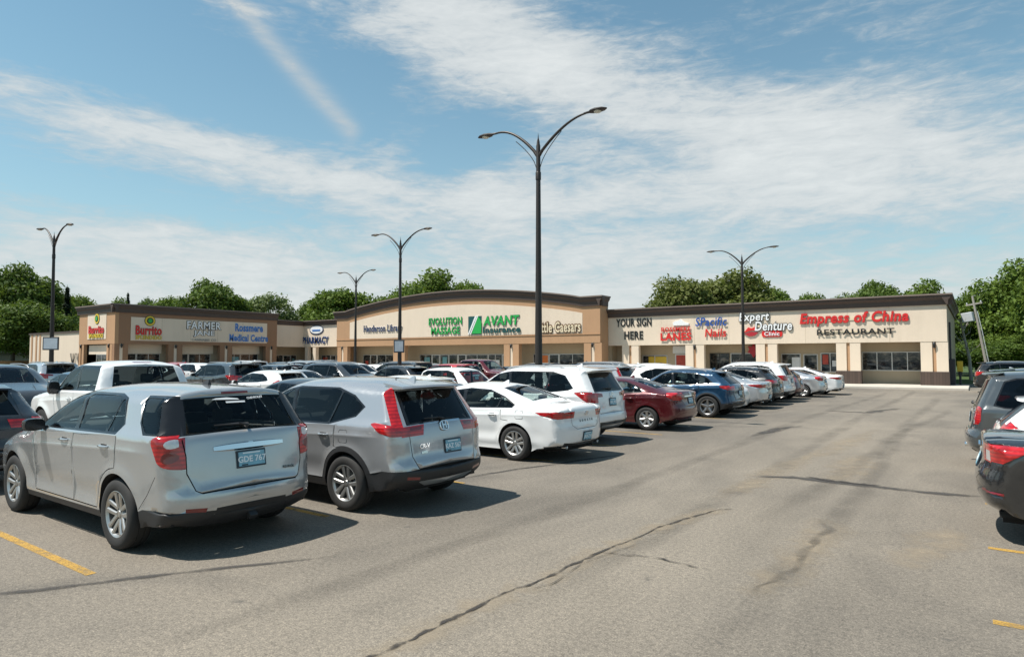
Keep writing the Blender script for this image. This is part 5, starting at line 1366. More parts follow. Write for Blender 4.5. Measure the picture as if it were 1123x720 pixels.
def make_signs(FR_):
    m = sign_mats(); inv = FR_['I'].inverted()
    UP = Matrix.Rotation(R(90), 4, 'X')
    def sign(name, label, F, a, z, lines, extra=None, off=.085, rail=True):
        """lines: (text, width, height, da, dz, material, bold, shear, back)"""
        F = inv @ F
        root = link(name, None); root.matrix_world = F @ Matrix.Translation((a, -off, z)) @ UP; tag(root, label, 'sign', 'shop signs on the plaza front'); bk = .07 if 'pizza' in label else .045 if 'dark-edged' in label else .016
        for (txt, w, h, da, dz, mt, bold, shear, back) in lines:
            v, f = text_geo(txt, 1.0, .016/h, bold, shear, 1.08)
            xs = [p[0] for p in v]; ys = [p[1] for p in v]
            sx = w/(max(xs)-min(xs)); sy = h/(max(ys)-min(ys)); cx_ = (max(xs)+min(xs))/2; cy_ = (max(ys)+min(ys))/2
            T_ = Matrix.Translation((da, dz, 0)) @ Matrix.Diagonal((sx, sy, h, 1)) @ Matrix.Translation((-cx_, -cy_, 0))
            b = MB(); b.add(v, f, m[mt], T_)
            if back:      # a wider dark or pale edge behind each letter
                v2, f2 = text_geo(txt, 1.0, .02, bold+bk, shear, 1.08); b.add(v2, f2, m[back], Matrix.Translation((0, 0, -.024)) @ T_)
            if rail: b.box(da-w*.46, da+w*.46, dz-h*.10, dz+h*.10, -off+.015, -.04, m['cream'])
            b.obj('lettering', root)
        if extra:
            for nm, fn in extra:
                b = MB(); fn(b); b.obj(nm, root)
        return root
    def disc(b, x, y, rx, ry, mt, z0, z1, n=28): b.prism([(x+rx*math.cos(2*math.pi*k/n), y+ry*math.sin(2*math.pi*k/n)) for k in range(n)], 'z', z0, z1, m[mt])
    Rw, Mw, Pw, Lw, Ew = (FR_[k] for k in ('R', 'M_', 'P', 'L', 'E'))
    sign('shop_sign', 'red slanted capital-letter restaurant name with black lettering beneath, at the right end', Rw, -7.1, 4.42,
         [('Empress of China', 6.9, .98, 0, .32, 'red', .026, .18, 'dkred'), ('RESTAURANT', 4.9, .42, .15, -.60, 'black', .02, 0, None)])
    sign('shop_sign', 'white dark-edged two-line denture clinic lettering with a red lip shape and pill', Rw, -13.1, 4.35,
         [('Expert', 2.25, .85, -.75, .70, 'white', .02, .15, 'black'), ('Denture', 2.7, .72, .65, .05, 'white', .02, .15, 'black'), ('Clinic', 1.1, .30, .55, -.55, 'white', .02, .0, None)],
         [('red_pill', lambda b: b.prism(roundpoly([(-.2, -.80), (1.30, -.80), (1.30, -.30), (-.2, -.30)], .24), 'z', -.14, -.035, m['red'])),
          ('lip_emblem', lambda b: (b.prism([(-1.55, -.45), (-1.2, -.02), (-.95, -.10), (-.70, .0), (-.42, -.32), (-.95, -.25)], 'z', -.1, .0, m['red']), b.prism([(-1.5, -.52), (-.95, -.36), (-.45, -.44), (-.75, -.68), (-1.15, -.72)], 'z', -.1, .0, m['dkred'])))])
    sign('shop_sign', 'blue over red nail salon lettering on the cream wall', Rw, -17.1, 4.45, [('SPacific', 2.55, .70, -.1, .42, 'blue', .015, .15, None), ('Nails', 1.7, .66, .25, -.48, 'red', .015, .12, None)])
    sign('shop_sign', 'red bowling lanes lettering under a small white shoe shape', Rw, -20.15, 4.25, [('ROSSMERE', 2.5, .38, 0, .08, 'red', .02, 0, None), ('LANES', 2.65, .66, 0, -.52, 'red', .035, 0, None)],
         [('shoe_emblem', lambda b: b.prism([(-.2, .40), (1.1, .40), (1.12, .55), (.75, .66), (.45, .92), (.25, .80), (-.1, .74), (-.25, .60)], 'z', -.1, 0, m['white']))])
    sign('shop_sign', 'plain black YOUR SIGN HERE lettering on the cream wall', Rw, -24.0, 4.5, [('YOUR SIGN', 3.3, .70, .05, .52, 'black', .028, 0, None), ('HERE', 1.75, .70, .05, -.58, 'black', .028, 0, None)], None, .03, False)
    sign('shop_sign', 'cream brown-edged pizza shop lettering under the arched cornice', Mw, -30.35, 4.80, [('Little Caesars', 4.7, .95, -.3, -.05, 'cream', .02, 0, 'brown')])
    sign('shop_sign', 'green insurance lettering with a striped green triangle emblem', Mw, -38.2, 5.15, [('AVANT', 4.3, .92, 1.15, .42, 'green', .03, .12, 'teal'), ('Insurance', 4.5, .66, 1.2, -.45, 'teal', .03, 0, None)],
         [('triangle_emblem', lambda b: (b.box(-2.95, -1.25, -.85, .95, -.12, -.06, m['teal']), b.prism([(-2.45, -.78), (-1.25, -.78), (-1.25, .35), (-1.65, .95)], 'z', -.06, .02, m['green']))),
          ('white_stripe', lambda b: b.prism([(-2.95, -.85), (-2.82, -.85), (-1.85, .95), (-2.05, .95)], 'z', -.06, .0, m['white'])), ('white_stripe', lambda b: b.prism([(-2.68, -.85), (-2.55, -.85), (-1.62, .95), (-1.75, .95)], 'z', -.05, .03, m['white']))])
    sign('shop_sign', 'two lines of small green massage clinic lettering', Mw, -44.2, 5.25, [('EVOLUTION', 4.5, .74, 0, .48, 'green', .018, 0, 'teal'), ('MASSAGE', 3.9, .74, .05, -.48, 'green', .018, 0, 'teal')])
    sign('shop_sign', 'dark blue library lettering at the low left of the arched front', Mw, -53.4, 5.15, [('Henderson Library', 6.1, 1.0, 0, 0, 'navy', .02, 0, 'white')])
    sign('shop_sign', 'blue pharmacy lettering with an oval emblem in the inner corner', Pw, -69.0, 4.35, [('PHARMACY', 5.2, .85, 0, -.1, 'navy', .01, 0, 'ltblue')],
         [('oval_emblem', lambda b: (disc(b, .2, 1.2, 1.4, .62, 'navy', -.12, -.04), disc(b, .2, 1.24, 1.25, .50, 'white', -.04, .0), b.box(-.6, 1.0, 1.06, 1.26, 0, .03, m['ltblue'])))])
    sign('shop_sign', 'blue two-line medical centre lettering on the shaded brown wing', Lw, 44.2, 4.9, [('Rossmere', 3.6, .95, 0, .62, 'ltblue', .035, 0, 'white'), ('Medical Centre', 5.0, .85, 0, -.58, 'ltblue', .035, 0, 'white')])
    sign('shop_sign', 'white dark-edged cannabis shop lettering in two arched lines', Lw, 38.7, 4.95, [('FARMER', 3.9, .85, 0, .62, 'white', .02, 0, 'black'), ('JANE', 2.4, .70, 0, -.30, 'white', .02, 0, 'black'), ('CANNABIS CO', 2.8, .24, 0, -.98, 'grey', .01, 0, None)])
    burr = lambda k: [('ring_emblem', lambda b: (disc(b, .1, 1.35*k, .62*k, .62*k, 'black', -.12, -.04), disc(b, .1, 1.35*k, .55*k, .55*k, 'yellow', -.04, 0), disc(b, .1, 1.35*k, .36*k, .36*k, 'black', 0, .02), disc(b, .1, 1.35*k, .24*k, .24*k, 'green', .02, .04)))]
    sign('shop_sign', 'red and yellow restaurant lettering under a round emblem, on the shaded brown side', Lw, 32.75, 4.62, [('Burrito', 2.6, .95, 0, .22, 'red', .03, 0, 'black'), ('SPLENDIDO', 2.6, .42, 0, -.52, 'yellow', .02, 0, 'black')], burr(.9))
    sign('shop_sign', 'red and yellow restaurant lettering under a round emblem, on the sunlit short end', Ew, -74.1, 4.75, [('Burrito', 3.6, .80, 0, .15, 'red', .03, 0, 'black'), ('SPLENDIDO', 3.4, .42, 0, -.50, 'yellow', .02, 0, 'black')], burr(.95))
    sign('leaf_emblem_sign', 'red leaf-shaped emblem on the shop wall beside a dark doorway', Rw @ Matrix.Translation((0, 1.55, 0)), -14.35, 2.5, [], [('leaf', lambda b: b.prism([(-.45, -.1), (-.32, .15), (-.42, .40), (-.12, .35), (0, .62), (.14, .34), (.42, .42), (.32, .12), (.46, -.12), (.18, -.22), (.0, -.52), (-.18, -.22)], 'z', -.1, 0, m['dkred']))])

# ---------------------------------------------------------------- lamp posts
def make_lamps():
    pm = simple('lamp_bronze', (.035, .028, .024), .45, .3, var=.2); lm = simple('lamp_lens', (.55, .52, .42), .25)
    gs = simple('sign_plate_grey', (.42, .46, .50), .5, var=.3, vscale=4); ds = simple('sign_plate_dark', (.05, .05, .055), .5); cb = simple('lamp_base_concrete', (.42, .40, .36), .9, var=.2)
    def arm(s, big):
        b = MB(); a1 = 2.0
        pts = []
        for u in np.linspace(0, 1, 14):
            pts.append((s*(.02+a1*u*.82), 0, 8.15+(.95 if s > 0 else 1.02)*math.sin(u*math.pi/2*(.95 if s > 0 else 1.08))**.9 if u > 0 else 8.12))
        b.tube(pts, [.052-.022*i/13 for i in range(14)], pm, 10)
        e = pts[-1]; ang = -.05 if s > 0 else -.09
        br = [(s*.05, 0, 7.72)]+[(s*(.05+.80*u), 0, 7.72+1.04*u**.66) for u in np.linspace(.12, .98, 9)]
        return b, br, e
    root = empty('lamp_post'); R0 = root
    b = MB(); b.lathe([(.14, .62), (.125, .9), (.085, 5), (.065, 8.45), (.05, 8.5), (.045, 8.58), (.02, 8.68), (.001, 8.86)], pm, 14, 'z'); b.obj('pole', root, smooth=40)
    b = MB(); b.lathe([(.26, -.02), (.26, .58), (.23, .62), (.001, .62)], cb, 18, 'z'); b.obj('base', root, smooth=40)
    b = MB(); b.lathe([(.085, 7.40), (.085, 7.62), (.075, 7.64)], pm, 12, 'z'); b.obj('collar', root, smooth=40)
    for s in (1, -1):
        bb, br, e = arm(s, True); bb.obj('arm', root, smooth=50)
        q = MB(); q.tube(br, .012, pm, 7); q.obj('brace', root, smooth=50)
        h = MB(); secs = [(0, .035, .035), (.18, .05, .045), (.26, .13, .06), (.42, .165, .07), (.62, .13, .055), (.74, .04, .02)]
        v = []; n = 10
        for (x, w, hh) in secs:
            for k in range(n):
                a = 2*math.pi*k/n; v.append((e[0]+s*(x-.06), w*math.cos(a), e[2]+hh*math.sin(a)*(1.0 if math.sin(a) > 0 else .6)))
        f = [(i*n+k, i*n+(k+1) % n, (i+1)*n+(k+1) % n, (i+1)*n+k) for i in range(5) for k in range(n)]+[tuple(range(n)), tuple(range(5*n, 6*n))]
        h.add(v, f, pm); ho = h.obj('lamp_head', root, smooth=50)
        l = MB(); l.lathe([(.001, -.055), (.08, -.045), (.11, -.025), (.115, .0)], lm, 14, 'z', Matrix.Translation((e[0]+s*.39, 0, e[2]-.022))); l.obj('lens', ho, smooth=50)
    spots = [(-10.75, 16.4, 0, 'nearest double-arm bronze lamp post behind the large white crossover'), (-26.5, 26.1, .03, 'double-arm lamp post with a grey sign, before the arched shop front'), (-41.7, 36.0, 0, 'farthest double-arm lamp post, just left of the one with the grey sign'),
             (-41.2, 14.2, 0, 'leaning double-arm lamp post before the plain cream annex'), (-12.4, 43.4, 0, 'double-arm lamp post before the right wing of the plaza')]
    for i, (x, y, rz, lab) in enumerate(spots):
        if i == 0: r = root
        else:
            r = root.copy(); COL.objects.link(r)
            for ch in [c for c in root.children if c.name in bpy.data.objects and c.parent == root]:
                c = ch.copy(); COL.objects.link(c); c.parent = r
                for g in ch.children: d = g.copy(); COL.objects.link(d); d.parent = c
        r.location = (x, y, 0); r.rotation_euler = (0, 0, rz); tag(r, lab, 'lamp post', 'lamp posts in the car park')
        if 'leaning' in lab: r.rotation_euler = (R(1.2), R(2.2), 0)
    for (x, y, z, w, lab) in ((-26.5, 26.1, 2.62, .62, 'grey notice board on the lamp post before the arched front'), (-41.1, 14.2, 2.75, .95, 'dark-framed notice board on the leaning lamp post at left')):
        r = empty('notice_board', (x, y, z), R(30)); tag(r, lab, 'notice board')
        b = MB(); b.bbox(-w/2, w/2, -.16, -.12, -.36, .36, ds, .01); b.obj('frame', r)
        b = MB(); b.box(-w/2+.07, w/2-.07, -.168, -.161, -.29, .29, gs); b.obj('face', r)
        b = MB(); b.box(-.06, .06, -.12, .09, -.05, .05, ds); b.obj('bracket', r)

# ---------------------------------------------------------------- trees
def leaf_mat(name, a, b_):
    t = NT(name); nz = t.noise(t.pos(), .35, 4, .7); oi = t.n('ShaderNodeObjectInfo')
    geo = t.n('ShaderNodeNewGeometry'); r2 = t.noise(t.pos(), 5.0, 2, .5)
    f = t.math('ADD', t.math('MULTIPLY', nz, .55), t.math('MULTIPLY', r2, .5), clamp=True)
    c = t.ramp(f, [(.30, a), (.72, b_)])
    d = t.n('ShaderNodeBsdfPrincipled'); t.l(c, d.inputs['Base Color']); d.inputs['Roughness'].default_value = .6; d.inputs['Specular IOR Level'].default_value = .25
    tl = t.n('ShaderNodeBsdfTranslucent'); t.l(t.mix(.5, c, (.12, .17, .02, 1)), tl.inputs[0])
    mx = t.n('ShaderNodeMixShader'); mx.inputs[0].default_value = .36; t.l(d.outputs[0], mx.inputs[1]); t.l(tl.outputs[0], mx.inputs[2]); t.l(mx.outputs[0], t.out.inputs[0])
    return t.m

def crown_mesh(name, seed, nblob, leaves, size, mat, sx=1.0, sz=1.0, low=.22):
    """unit crown (height 1, about 0.9 wide) of small leaf faces gathered in uneven clumps"""
    rs = np.random.RandomState(seed)
    bl = []
    for k in range(nblob):
        while True:
            p = rs.uniform(-1, 1, 3)
            if np.dot(p, p) < 1: break
        p = p/np.linalg.norm(p)*rs.uniform(.35, 1)**.6
        x, y, z = p[0]*.40*sx, p[1]*.40*sx, low+(1-low)/2+p[2]*(1-low)/2*.86
        wid = 1-.45*max(0, (z-.6)/.4)
        bl.append((x*wid, y*wid, z, rs.uniform(.06, .18)*(1.15 if z < .6 else .9)))
    w = np.array([b[3]**2 for b in bl]); w /= w.sum()
    idx = rs.choice(nblob, leaves, p=w)
    B = np.array(bl)[idx]
    d = rs.normal(size=(leaves, 3)); d /= np.linalg.norm(d, axis=1, keepdims=True)
    d[:, 2] = np.where(rs.rand(leaves) < .35, np.abs(d[:, 2]), d[:, 2])
    rr = B[:, 3]*(1-.55*rs.rand(leaves)**2.0)*(1+.45*(rs.rand(leaves)-.4))
    C = B[:, :3]+d*rr[:, None]*np.array([1.15, 1.15, .9])
    n = d*.6+rs.normal(size=(leaves, 3))*.7+np.array([0, 0, .35]); n /= np.linalg.norm(n, axis=1, keepdims=True)
    a = np.cross(n, rs.normal(size=(leaves, 3))); a /= np.linalg.norm(a, axis=1, keepdims=True); b = np.cross(n, a)
    s = size*(rs.uniform(.35, 1.0, leaves)**1.5*1.9)[:, None]
    V = np.stack([C-a*s, C-b*s*.55+n*s*.12, C+a*s, C+b*s*.55+n*s*.12], 1).reshape(-1, 3)
    me = bpy.data.meshes.new(name)
    me.vertices.add(len(V)); me.vertices.foreach_set('co', V.ravel())
    me.loops.add(leaves*4); me.loops.foreach_set('vertex_index', np.arange(leaves*4, dtype=np.int32))
    me.polygons.add(leaves); me.polygons.foreach_set('loop_start', np.arange(0, leaves*4, 4, dtype=np.int32)); me.polygons.foreach_set('loop_total', np.full(leaves, 4, np.int32))
    me.materials.append(mat); me.update(); me.validate()
    return me, bl

def trunk_mesh(name, bl, mat, r=.022):
    b = MB()
    b.tube([(0, 0, -.02), (.004, .003, .12), (-.004, .002, .30), (.004, -.003, .55), (.0, 0, .8)], [r*1.3, r, r*.85, r*.55, r*.15], mat, 8)
    for k, (x, y, z, rr) in enumerate(bl[:18]):
        z0 = max(.14, z*.55-.05); b.tube([(0, 0, z0), (x*.45, y*.45, z0+(z-z0)*.6), (x, y, z)], [r*.45, r*.28, r*.08], mat, 5)
    return b.mesh(name, 60)

def make_trees():
    bark = simple('bark', (.10, .085, .07), .95, var=.4, vscale=6)
    A = leaf_mat('leaves_mid', (.045, .090, .013), (.20, .28, .045)); Bm = leaf_mat('leaves_dark', (.030, .065, .012), (.145, .215, .036)); Cm = leaf_mat('leaves_pale', (.080, .115, .040), (.24, .30, .12)); Dm = leaf_mat('leaves_olive', (.055, .075, .018), (.215, .235, .065)); Sm = leaf_mat('spruce_needles', (.010, .024, .014), (.030, .055, .032))
    K = {}
    for nm, sd, mt, nb, lv, sz in (('mid', 3, A, 52, 27000, .0150), ('mid2', 12, A, 46, 26000, .0152), ('dark', 5, Bm, 50, 27000, .0150), ('pale', 9, Cm, 38, 14000, .0145), ('olive', 21, Dm, 50, 27000, .0150)):
        me, bl = crown_mesh('crown', sd, nb, lv, sz, mt); K[nm] = (me, trunk_mesh('trunk', bl, bark))
    # spruce
    rs = np.random.RandomState(2); b = MB()
    for k in range(2600):
        z = rs.rand()**.8*.9+.06; r = (1-z)*.20*(.35+.65*rs.rand())*(1+.35*math.sin(z*60)); a = rs.rand()*6.28
        c = Vector((r*math.cos(a), r*math.sin(a), z-r*.35)); o = Vector((math.cos(a), math.sin(a), -.35)).normalized(); sd = Vector((-math.sin(a), math.cos(a), 0)); L_ = .035
        b.add([tuple(c-o*L_), tuple(c+sd*.012), tuple(c+o*L_), tuple(c-sd*.012)], [(0, 1, 2, 3)], Sm)
    sp = b.mesh('crown'); b = MB(); b.tube([(0, 0, -.02), (0, 0, .5), (0, 0, .99)], [.02, .012, .002], bark, 7); K['spruce'] = (sp, b.mesh('trunk', 60))
    def tree(kind, px, top, half, t, label, name='leafy_tree', rz=0., base=0.):
        x, y = at(px, t); H = CH+(392.5-top)*t/710-base; wd = 2.35*half*t/710
        me, tr = K[kind]; r = empty(name, (x, y, base), rz)
        s = wd/(.92 if kind != 'spruce' else .40)
        r.scale = (s, s, H); tag(r, label, 'tree', 'trees behind the plaza')
        link('crown', me, r); link('trunk', tr, r)
    T_ = [('mid', -22, 300, 40, 104, 'leftmost green tree, cut by the picture edge'), ('dark', 14, 293, 40, 98, 'tallest leafy tree at far left behind the annex'), ('mid2', 50, 312, 30, 103, 'smaller green tree right of the tallest one at far left'),
          ('dark', 36, 330, 34, 94, 'low dark tree just behind the leaning lamp post'), ('mid', 84, 324, 22, 110, 'green tree right of the tall spruce beside the brown wing'),
          ('dark', 156, 329, 17, 135, 'low dark treetop showing over the left end of the brown cornice'), ('mid', 186, 326, 24, 130, 'low green treetop over the middle of the brown cornice'), ('dark', 234, 309, 34, 118, 'round dark green tree above the brown wing'),
          ('pale', 296, 318, 30, 125, 'sparse pale green tree above the medical sign'), ('mid2', 338, 334, 22, 132, 'low green tree between the pale tree and the bright one'), ('mid', 373, 317, 38, 120, 'bright green tree above the pharmacy corner'),
          ('mid2', 474, 301, 44, 108, 'broad green tree above the peak of the arched front'), ('mid', 432, 322, 26, 125, 'small green crown beside the broad tree above the arch'),
          ('mid', 512, 309, 28, 114, 'low green crown right of the broad tree above the arch'), ('dark', 268, 328, 26, 128, 'low dark crown between the round dark tree and the sparse pale one'), ('mid2', 128, 330, 18, 138, 'faint low treetop left of the brown cornice corner'), ('mid', 890, 322, 22, 102, 'low green crown far behind the denture lettering'),
          ('olive', 752, 306, 40, 92, 'olive green tree left of the lamp post above the right wing'), ('olive', 800, 299, 46, 96, 'tallest tree above the right wing beside the lamp post'), ('mid', 848, 316, 26, 100, 'brighter green crown right of the lamp post above the right wing'),
          ('pale', 930, 316, 24, 96, 'sparse pale tree above the red restaurant lettering'), ('dark', 968, 310, 34, 92, 'dark green tree above the middle of the restaurant lettering'), ('mid2', 1012, 312, 32, 88, 'green tree above the right corner of the plaza'),
          ('dark', 1052, 326, 30, 76, 'dark tree behind the utility pole'), ('mid', 1088, 318, 26, 78, 'mid green tree right of the utility pole'), ('mid2', 1122, 291, 42, 70, 'tallest green tree at the right edge of the picture'), ('mid', 1168, 296, 46, 60, 'rightmost tree, mostly outside the picture'),
          ('dark', 1070, 372, 26, 70, 'low dark bushy tree at the foot of the utility pole'), ('mid', 1104, 366, 30, 68, 'low bright bushy tree under the tallest right-hand tree'), ('mid2', 1044, 376, 20, 84, 'low bushy tree just beyond the plaza corner'), ('dark', 1140, 362, 36, 62, 'low dark bush at the right picture edge')]
    for i, (k, px, top, h, t, lab) in enumerate(T_): tree(k, px, top, h, t, lab, 'leafy_tree', rz=i*1.7)
    tree('spruce', 72, 311, 13, 100, 'dark pointed spruce standing among the leafy trees at far left', 'spruce_tree'); tree('spruce', 139, 318, 8, 140, 'small spruce tip showing over the brown cornice', 'spruce_tree', 1.)
    # hedge mass at ground level behind the right end
    # bare tree and utility pole
    wd = simple('weathered_wood', (.30, .275, .24), .9, var=.25, vscale=3); gr = simple('transformer_grey', (.45, .47, .48), .5, var=.1)
    x, y = at(1064, 58); r = empty('bare_tree', (x, y, 0)); tag(r, 'leafless grey tree leaning beside the utility pole', 'tree')
    b = MB(); rnd = random.Random(5); b.tube([(0, 0, -.1), (-.1, 0, 2), (-.45, 0, 4), (-.7, .1, 5.5)], [.16, .13, .09, .05], wd, 8); b.obj('trunk', r, smooth=50)
    b = MB()
    for k in range(26):
        z = rnd.uniform(2, 5.3); a = rnd.uniform(0, 6.28); l = rnd.uniform(.6, 1.7); x0 = -.1-.6*(z-2)/3.5
        p1 = (x0+math.cos(a)*l*.5, math.sin(a)*l*.5, z+l*.4); p2 = (x0+math.cos(a)*l*.8+rnd.uniform(-.3, .3), math.sin(a)*l*.8, z+l*rnd.uniform(.6, 1.1))
        b.tube([(x0, 0, z), p1, p2], [.03, .02, .006], wd, 5)
    b.obj('branches', r)
    x, y = at(1084, 57); r = empty('utility_pole', (x, y, 0)); r.scale = (.9, .9, .88); r.rotation_euler = (R(1.0), R(-8.0), R(-18)); tag(r, 'grey wooden utility pole leaning left, carrying a pale transformer box', 'utility pole')
    b = MB(); b.lathe([(.15, -.2), (.125, 4), (.095, 8.6), (.001, 8.62)], wd, 12, 'z'); b.obj('pole', r, smooth=40)
    b = MB(); b.tube([(.24, 0, .0), (.22, 0, 5), (.16, 0, 7)], .035, gr, 7); b.obj('conduit', r)
    b = MB(); b.bbox(-1.15, -.17, -.55, .05, 6.05, 7.0, gr, .05); b.obj('transformer', r)
    b = MB(); b.box(-.7, .7, -.06, .06, 7.7, 7.85, wd); b.obj('crossarm', r)
    for s in (-.6, 0, .6): 
        b = MB(); b.lathe([(.05, 7.85), (.07, 7.92), (.04, 8.0), (.001, 8.03)], gr, 8, 'z', Matrix.Translation((s, 0, 0))); b.obj('insulator', r)
    # small yellow post box by the corner
    ym = simple('marker_yellow', (.62, .42, .02), .5); dk = simple('meter_dark', (.03, .03, .035), .6)
    x, y = at(1052, 44.5); r = empty('marker_post', (x, y, 0)); tag(r, 'yellow-headed dark marker post at the right corner of the plaza', 'marker post')
    b = MB(); b.tube([(0, 0, 0), (0, 0, 1.05)], .07, dk, 8); b.obj('post', r); b = MB(); b.bbox(-.17, .17, -.08, .08, 1.02, 1.75, ym, .03); b.obj('head', r)
    x, y = at(1042, 44); r = empty('utility_cabinet', (x, y, 0)); tag(r, 'tall dark utility cabinet against the right end wall of the plaza', 'cabinet')
    b = MB(); b.bbox(-.25, .25, -.2, .2, 0, 1.9, dk, .03); b.obj('housing', r); b = MB(); b.tube([(0, 0, 1.9), (0, 0, 4.4)], .06, dk, 8); b.obj('conduit', r)
    # low wooden fence and house roof at far left
    fm = simple('fence_wood', (.36, .22, .11), .9, var=.3, vscale=4)
    x, y = at(18, 92); r = empty('board_fence', (x, y, 0), R(-35)); tag(r, 'low brown board fence beyond the far left parked cars', 'fence')
    b = MB()
    for k in range(40): b.box(-6+k*.3, -6+k*.3+.26, -.02, .02, 0, 1.55+.02*(k % 3), fm)
    b.obj('boards', r); b = MB(); b.box(-6, 6, .021, .06, 1.2, 1.3, fm); b.obj('rail', r)
    wm = simple('house_white', (.55, .54, .52), .8, var=.1); rf = simple('house_roof', (.30, .28, .27), .9, var=.2)
    x, y = at(-2, 112); r = empty('small_house', (x, y, 0), R(20)); tag(r, 'small pale bungalow half hidden under the trees at far left', 'house')
    b = MB(); b.box(-6, 5, -4, 4, 0, 2.5, wm); b.obj('wall', r); b = MB(); b.prism([(-4.6, 2.5), (4.6, 2.5), (0, 4.3)], 'x', -6.5, 5.5, rf); b.obj('roof', r)
    b = MB(); b.box(1, 2.6, -4.04, -4.0, .9, 2.0, simple('house_glass', (.03, .03, .035), .1)); b.obj('window', r)

# ---------------------------------------------------------------- sky
SUN_AZ, SUN_EL = R(224), R(62)
def make_sky():
    w = bpy.data.worlds.new('World'); scene.world = w; w.use_nodes = True
    t = NT.__new__(NT); t.m = w; t.t = w.node_tree; t.t.nodes.clear()
    out = t.n('ShaderNodeOutputWorld'); bg = t.n('ShaderNodeBackground'); t.l(bg.outputs[0], out.inputs[0]); bg.inputs[1].default_value = .085
    sk = t.n('ShaderNodeTexSky'); sk.sky_type = 'NISHITA'; sk.sun_disc = False; sk.sun_elevation = SUN_EL; sk.sun_rotation = SUN_AZ
    sk.air_density = 1.0; sk.dust_density = .4; sk.ozone_density = 2.2; sk.altitude = 200
    d = t.n('ShaderNodeTexCoord').outputs['Generated']
    nrm = t.n('ShaderNodeVectorMath', operation='NORMALIZE'); t.l(d, nrm.inputs[0]); d = nrm.outputs[0]
    def dot(v):
        nd = t.n('ShaderNodeVectorMath', operation='DOT_PRODUCT'); t.l(d, nd.inputs[0]); nd.inputs[1].default_value = v; return nd.outputs['Value']
    # azimuth from north-west and height above the horizon, in degrees
    U = t.math('MULTIPLY', t.math('ARCTAN2', dot((.813, .582, 0)), dot((-.582, .813, 0))), 57.2958)
    Vv = t.math('MULTIPLY', t.math('ARCSINE', dot((0, 0, 1))), 57.2958)
    def blob(u, v, rot, su, sv, amp):
        c, s = math.cos(R(rot)), math.sin(R(rot))
        du = t.math('SUBTRACT', U, u); dv = t.math('SUBTRACT', Vv, v)
        a = t.math('ADD', t.math('MULTIPLY', du, c/su), t.math('MULTIPLY', dv, s/su)); b = t.math('ADD', t.math('MULTIPLY', du, -s/sv), t.math('MULTIPLY', dv, c/sv))
        e = t.math('ADD', t.math('MULTIPLY', a, a), t.math('MULTIPLY', b, b))
        return t.math('MULTIPLY', t.math('EXPONENT', t.math('MULTIPLY', e, -1.0)), amp)
    cmb = t.n('ShaderNodeCombineXYZ'); t.l(U, cmb.inputs[0]); t.l(Vv, cmb.inputs[1]); uv = cmb.outputs[0]
    # wind-drawn streaks: domain turned along the wind and stretched
    n1 = t.noise(t.mapping(uv, (.035, .13, 1), (0, 0, R(14))), 1.0, 9, .62, .9)
    n2 = t.noise(t.mapping(uv, (.11, .40, 1), (0, 0, R(10)), (3, 7, 0)), 1.0, 8, .66, .7)
    n3 = t.noise(t.mapping(uv, (.38, 1.5, 1), (0, 0, R(16)), (11, 2, 0)), 1.0, 7, .68, .6)
    f = None
    for bl in [(-30, 17.0, -7, 17, 2.6, .62), (-9, 14.5, -6, 20, 2.6, .60), (8, 22, -16, 24, 5.0, .76), (30, 15.5, -10, 18, 5.0, .60), (-4, 28, -14, 14, 3.2, .55), (10, 13, 0, 26, 3.5, .45), (0, 7.5, 0, 60, 3.6, .55), (0, 2, 0, 90, 5, .85), (34, 25, 0, 12, 5, .34), (-28, 9.5, -4, 14, 1.4, .25),
               (-20, 20.6, 8, 9, 2.2, -.50), (-32, 22.5, 0, 10, 2.4, -.35), (-33, 12.3, -5, 8, 1.1, -.40), (-4, 18.8, 30, 4.5, 2.0, -.42), (24, 23.3, -10, 7, 1.6, -.40), (12, 17.3, -12, 5, 1.2, -.30), (8, 12.2, 0, 9, 1.2, -.32), (30, 8.5, 0, 14, 1.8, -.30)]:
        x = blob(*bl); f = x if f is None else t.math('ADD', f, x)
    f = t.math('ADD', f, t.math('MULTIPLY', t.math('SUBTRACT', n1, .5), 1.5))
    f = t.math('ADD', f, t.math('MULTIPLY', t.math('SUBTRACT', n2, .5), 1.15))
    f = t.math('ADD', f, t.math('MULTIPLY', t.math('SUBTRACT', n3, .5), 1.0))
    # vapour trail
    du, dv = -14-(-23.7), 18.9-27.5; L_ = math.hypot(du, dv); c, s = du/L_, dv/L_
    aa = t.math('ADD', t.math('MULTIPLY', t.math('SUBTRACT', U, -23.7), c), t.math('MULTIPLY', t.math('SUBTRACT', Vv, 27.5), s))
    bb = t.math('ADD', t.math('MULTIPLY', t.math('SUBTRACT', U, -23.7), -s), t.math('MULTIPLY', t.math('SUBTRACT', Vv, 27.5), c))
    wdt = t.math('ADD', .80, t.math('MULTIPLY', t.math('SUBTRACT', n2, .5), .6))
    tr = t.math('EXPONENT', t.math('MULTIPLY', t.math('POWER', t.math('ABSOLUTE', t.math('DIVIDE', bb, wdt)), 2.0), -1.0))
    tr = t.math('MULTIPLY', tr, t.math('MULTIPLY', t.math('SUBTRACT', L_+.9, aa), .9, clamp=True))
    tr = t.math('MULTIPLY', tr, t.math('ADD', .62, t.math('MULTIPLY', t.math('SUBTRACT', n3, .5), .8)), clamp=True)
    cov = t.n('ShaderNodeMapRange', interpolation_type='SMOOTHSTEP'); t.l(f, cov.inputs[0]); cov.inputs[1].default_value = .06; cov.inputs[2].default_value = .92
    cv = t.math('ADD', t.math('MULTIPLY', cov.outputs[0], .90), tr, clamp=True)
    hz = t.math('MULTIPLY', t.math('EXPONENT', t.math('MULTIPLY', t.math('ABSOLUTE', Vv), -.10)), .92, clamp=True)
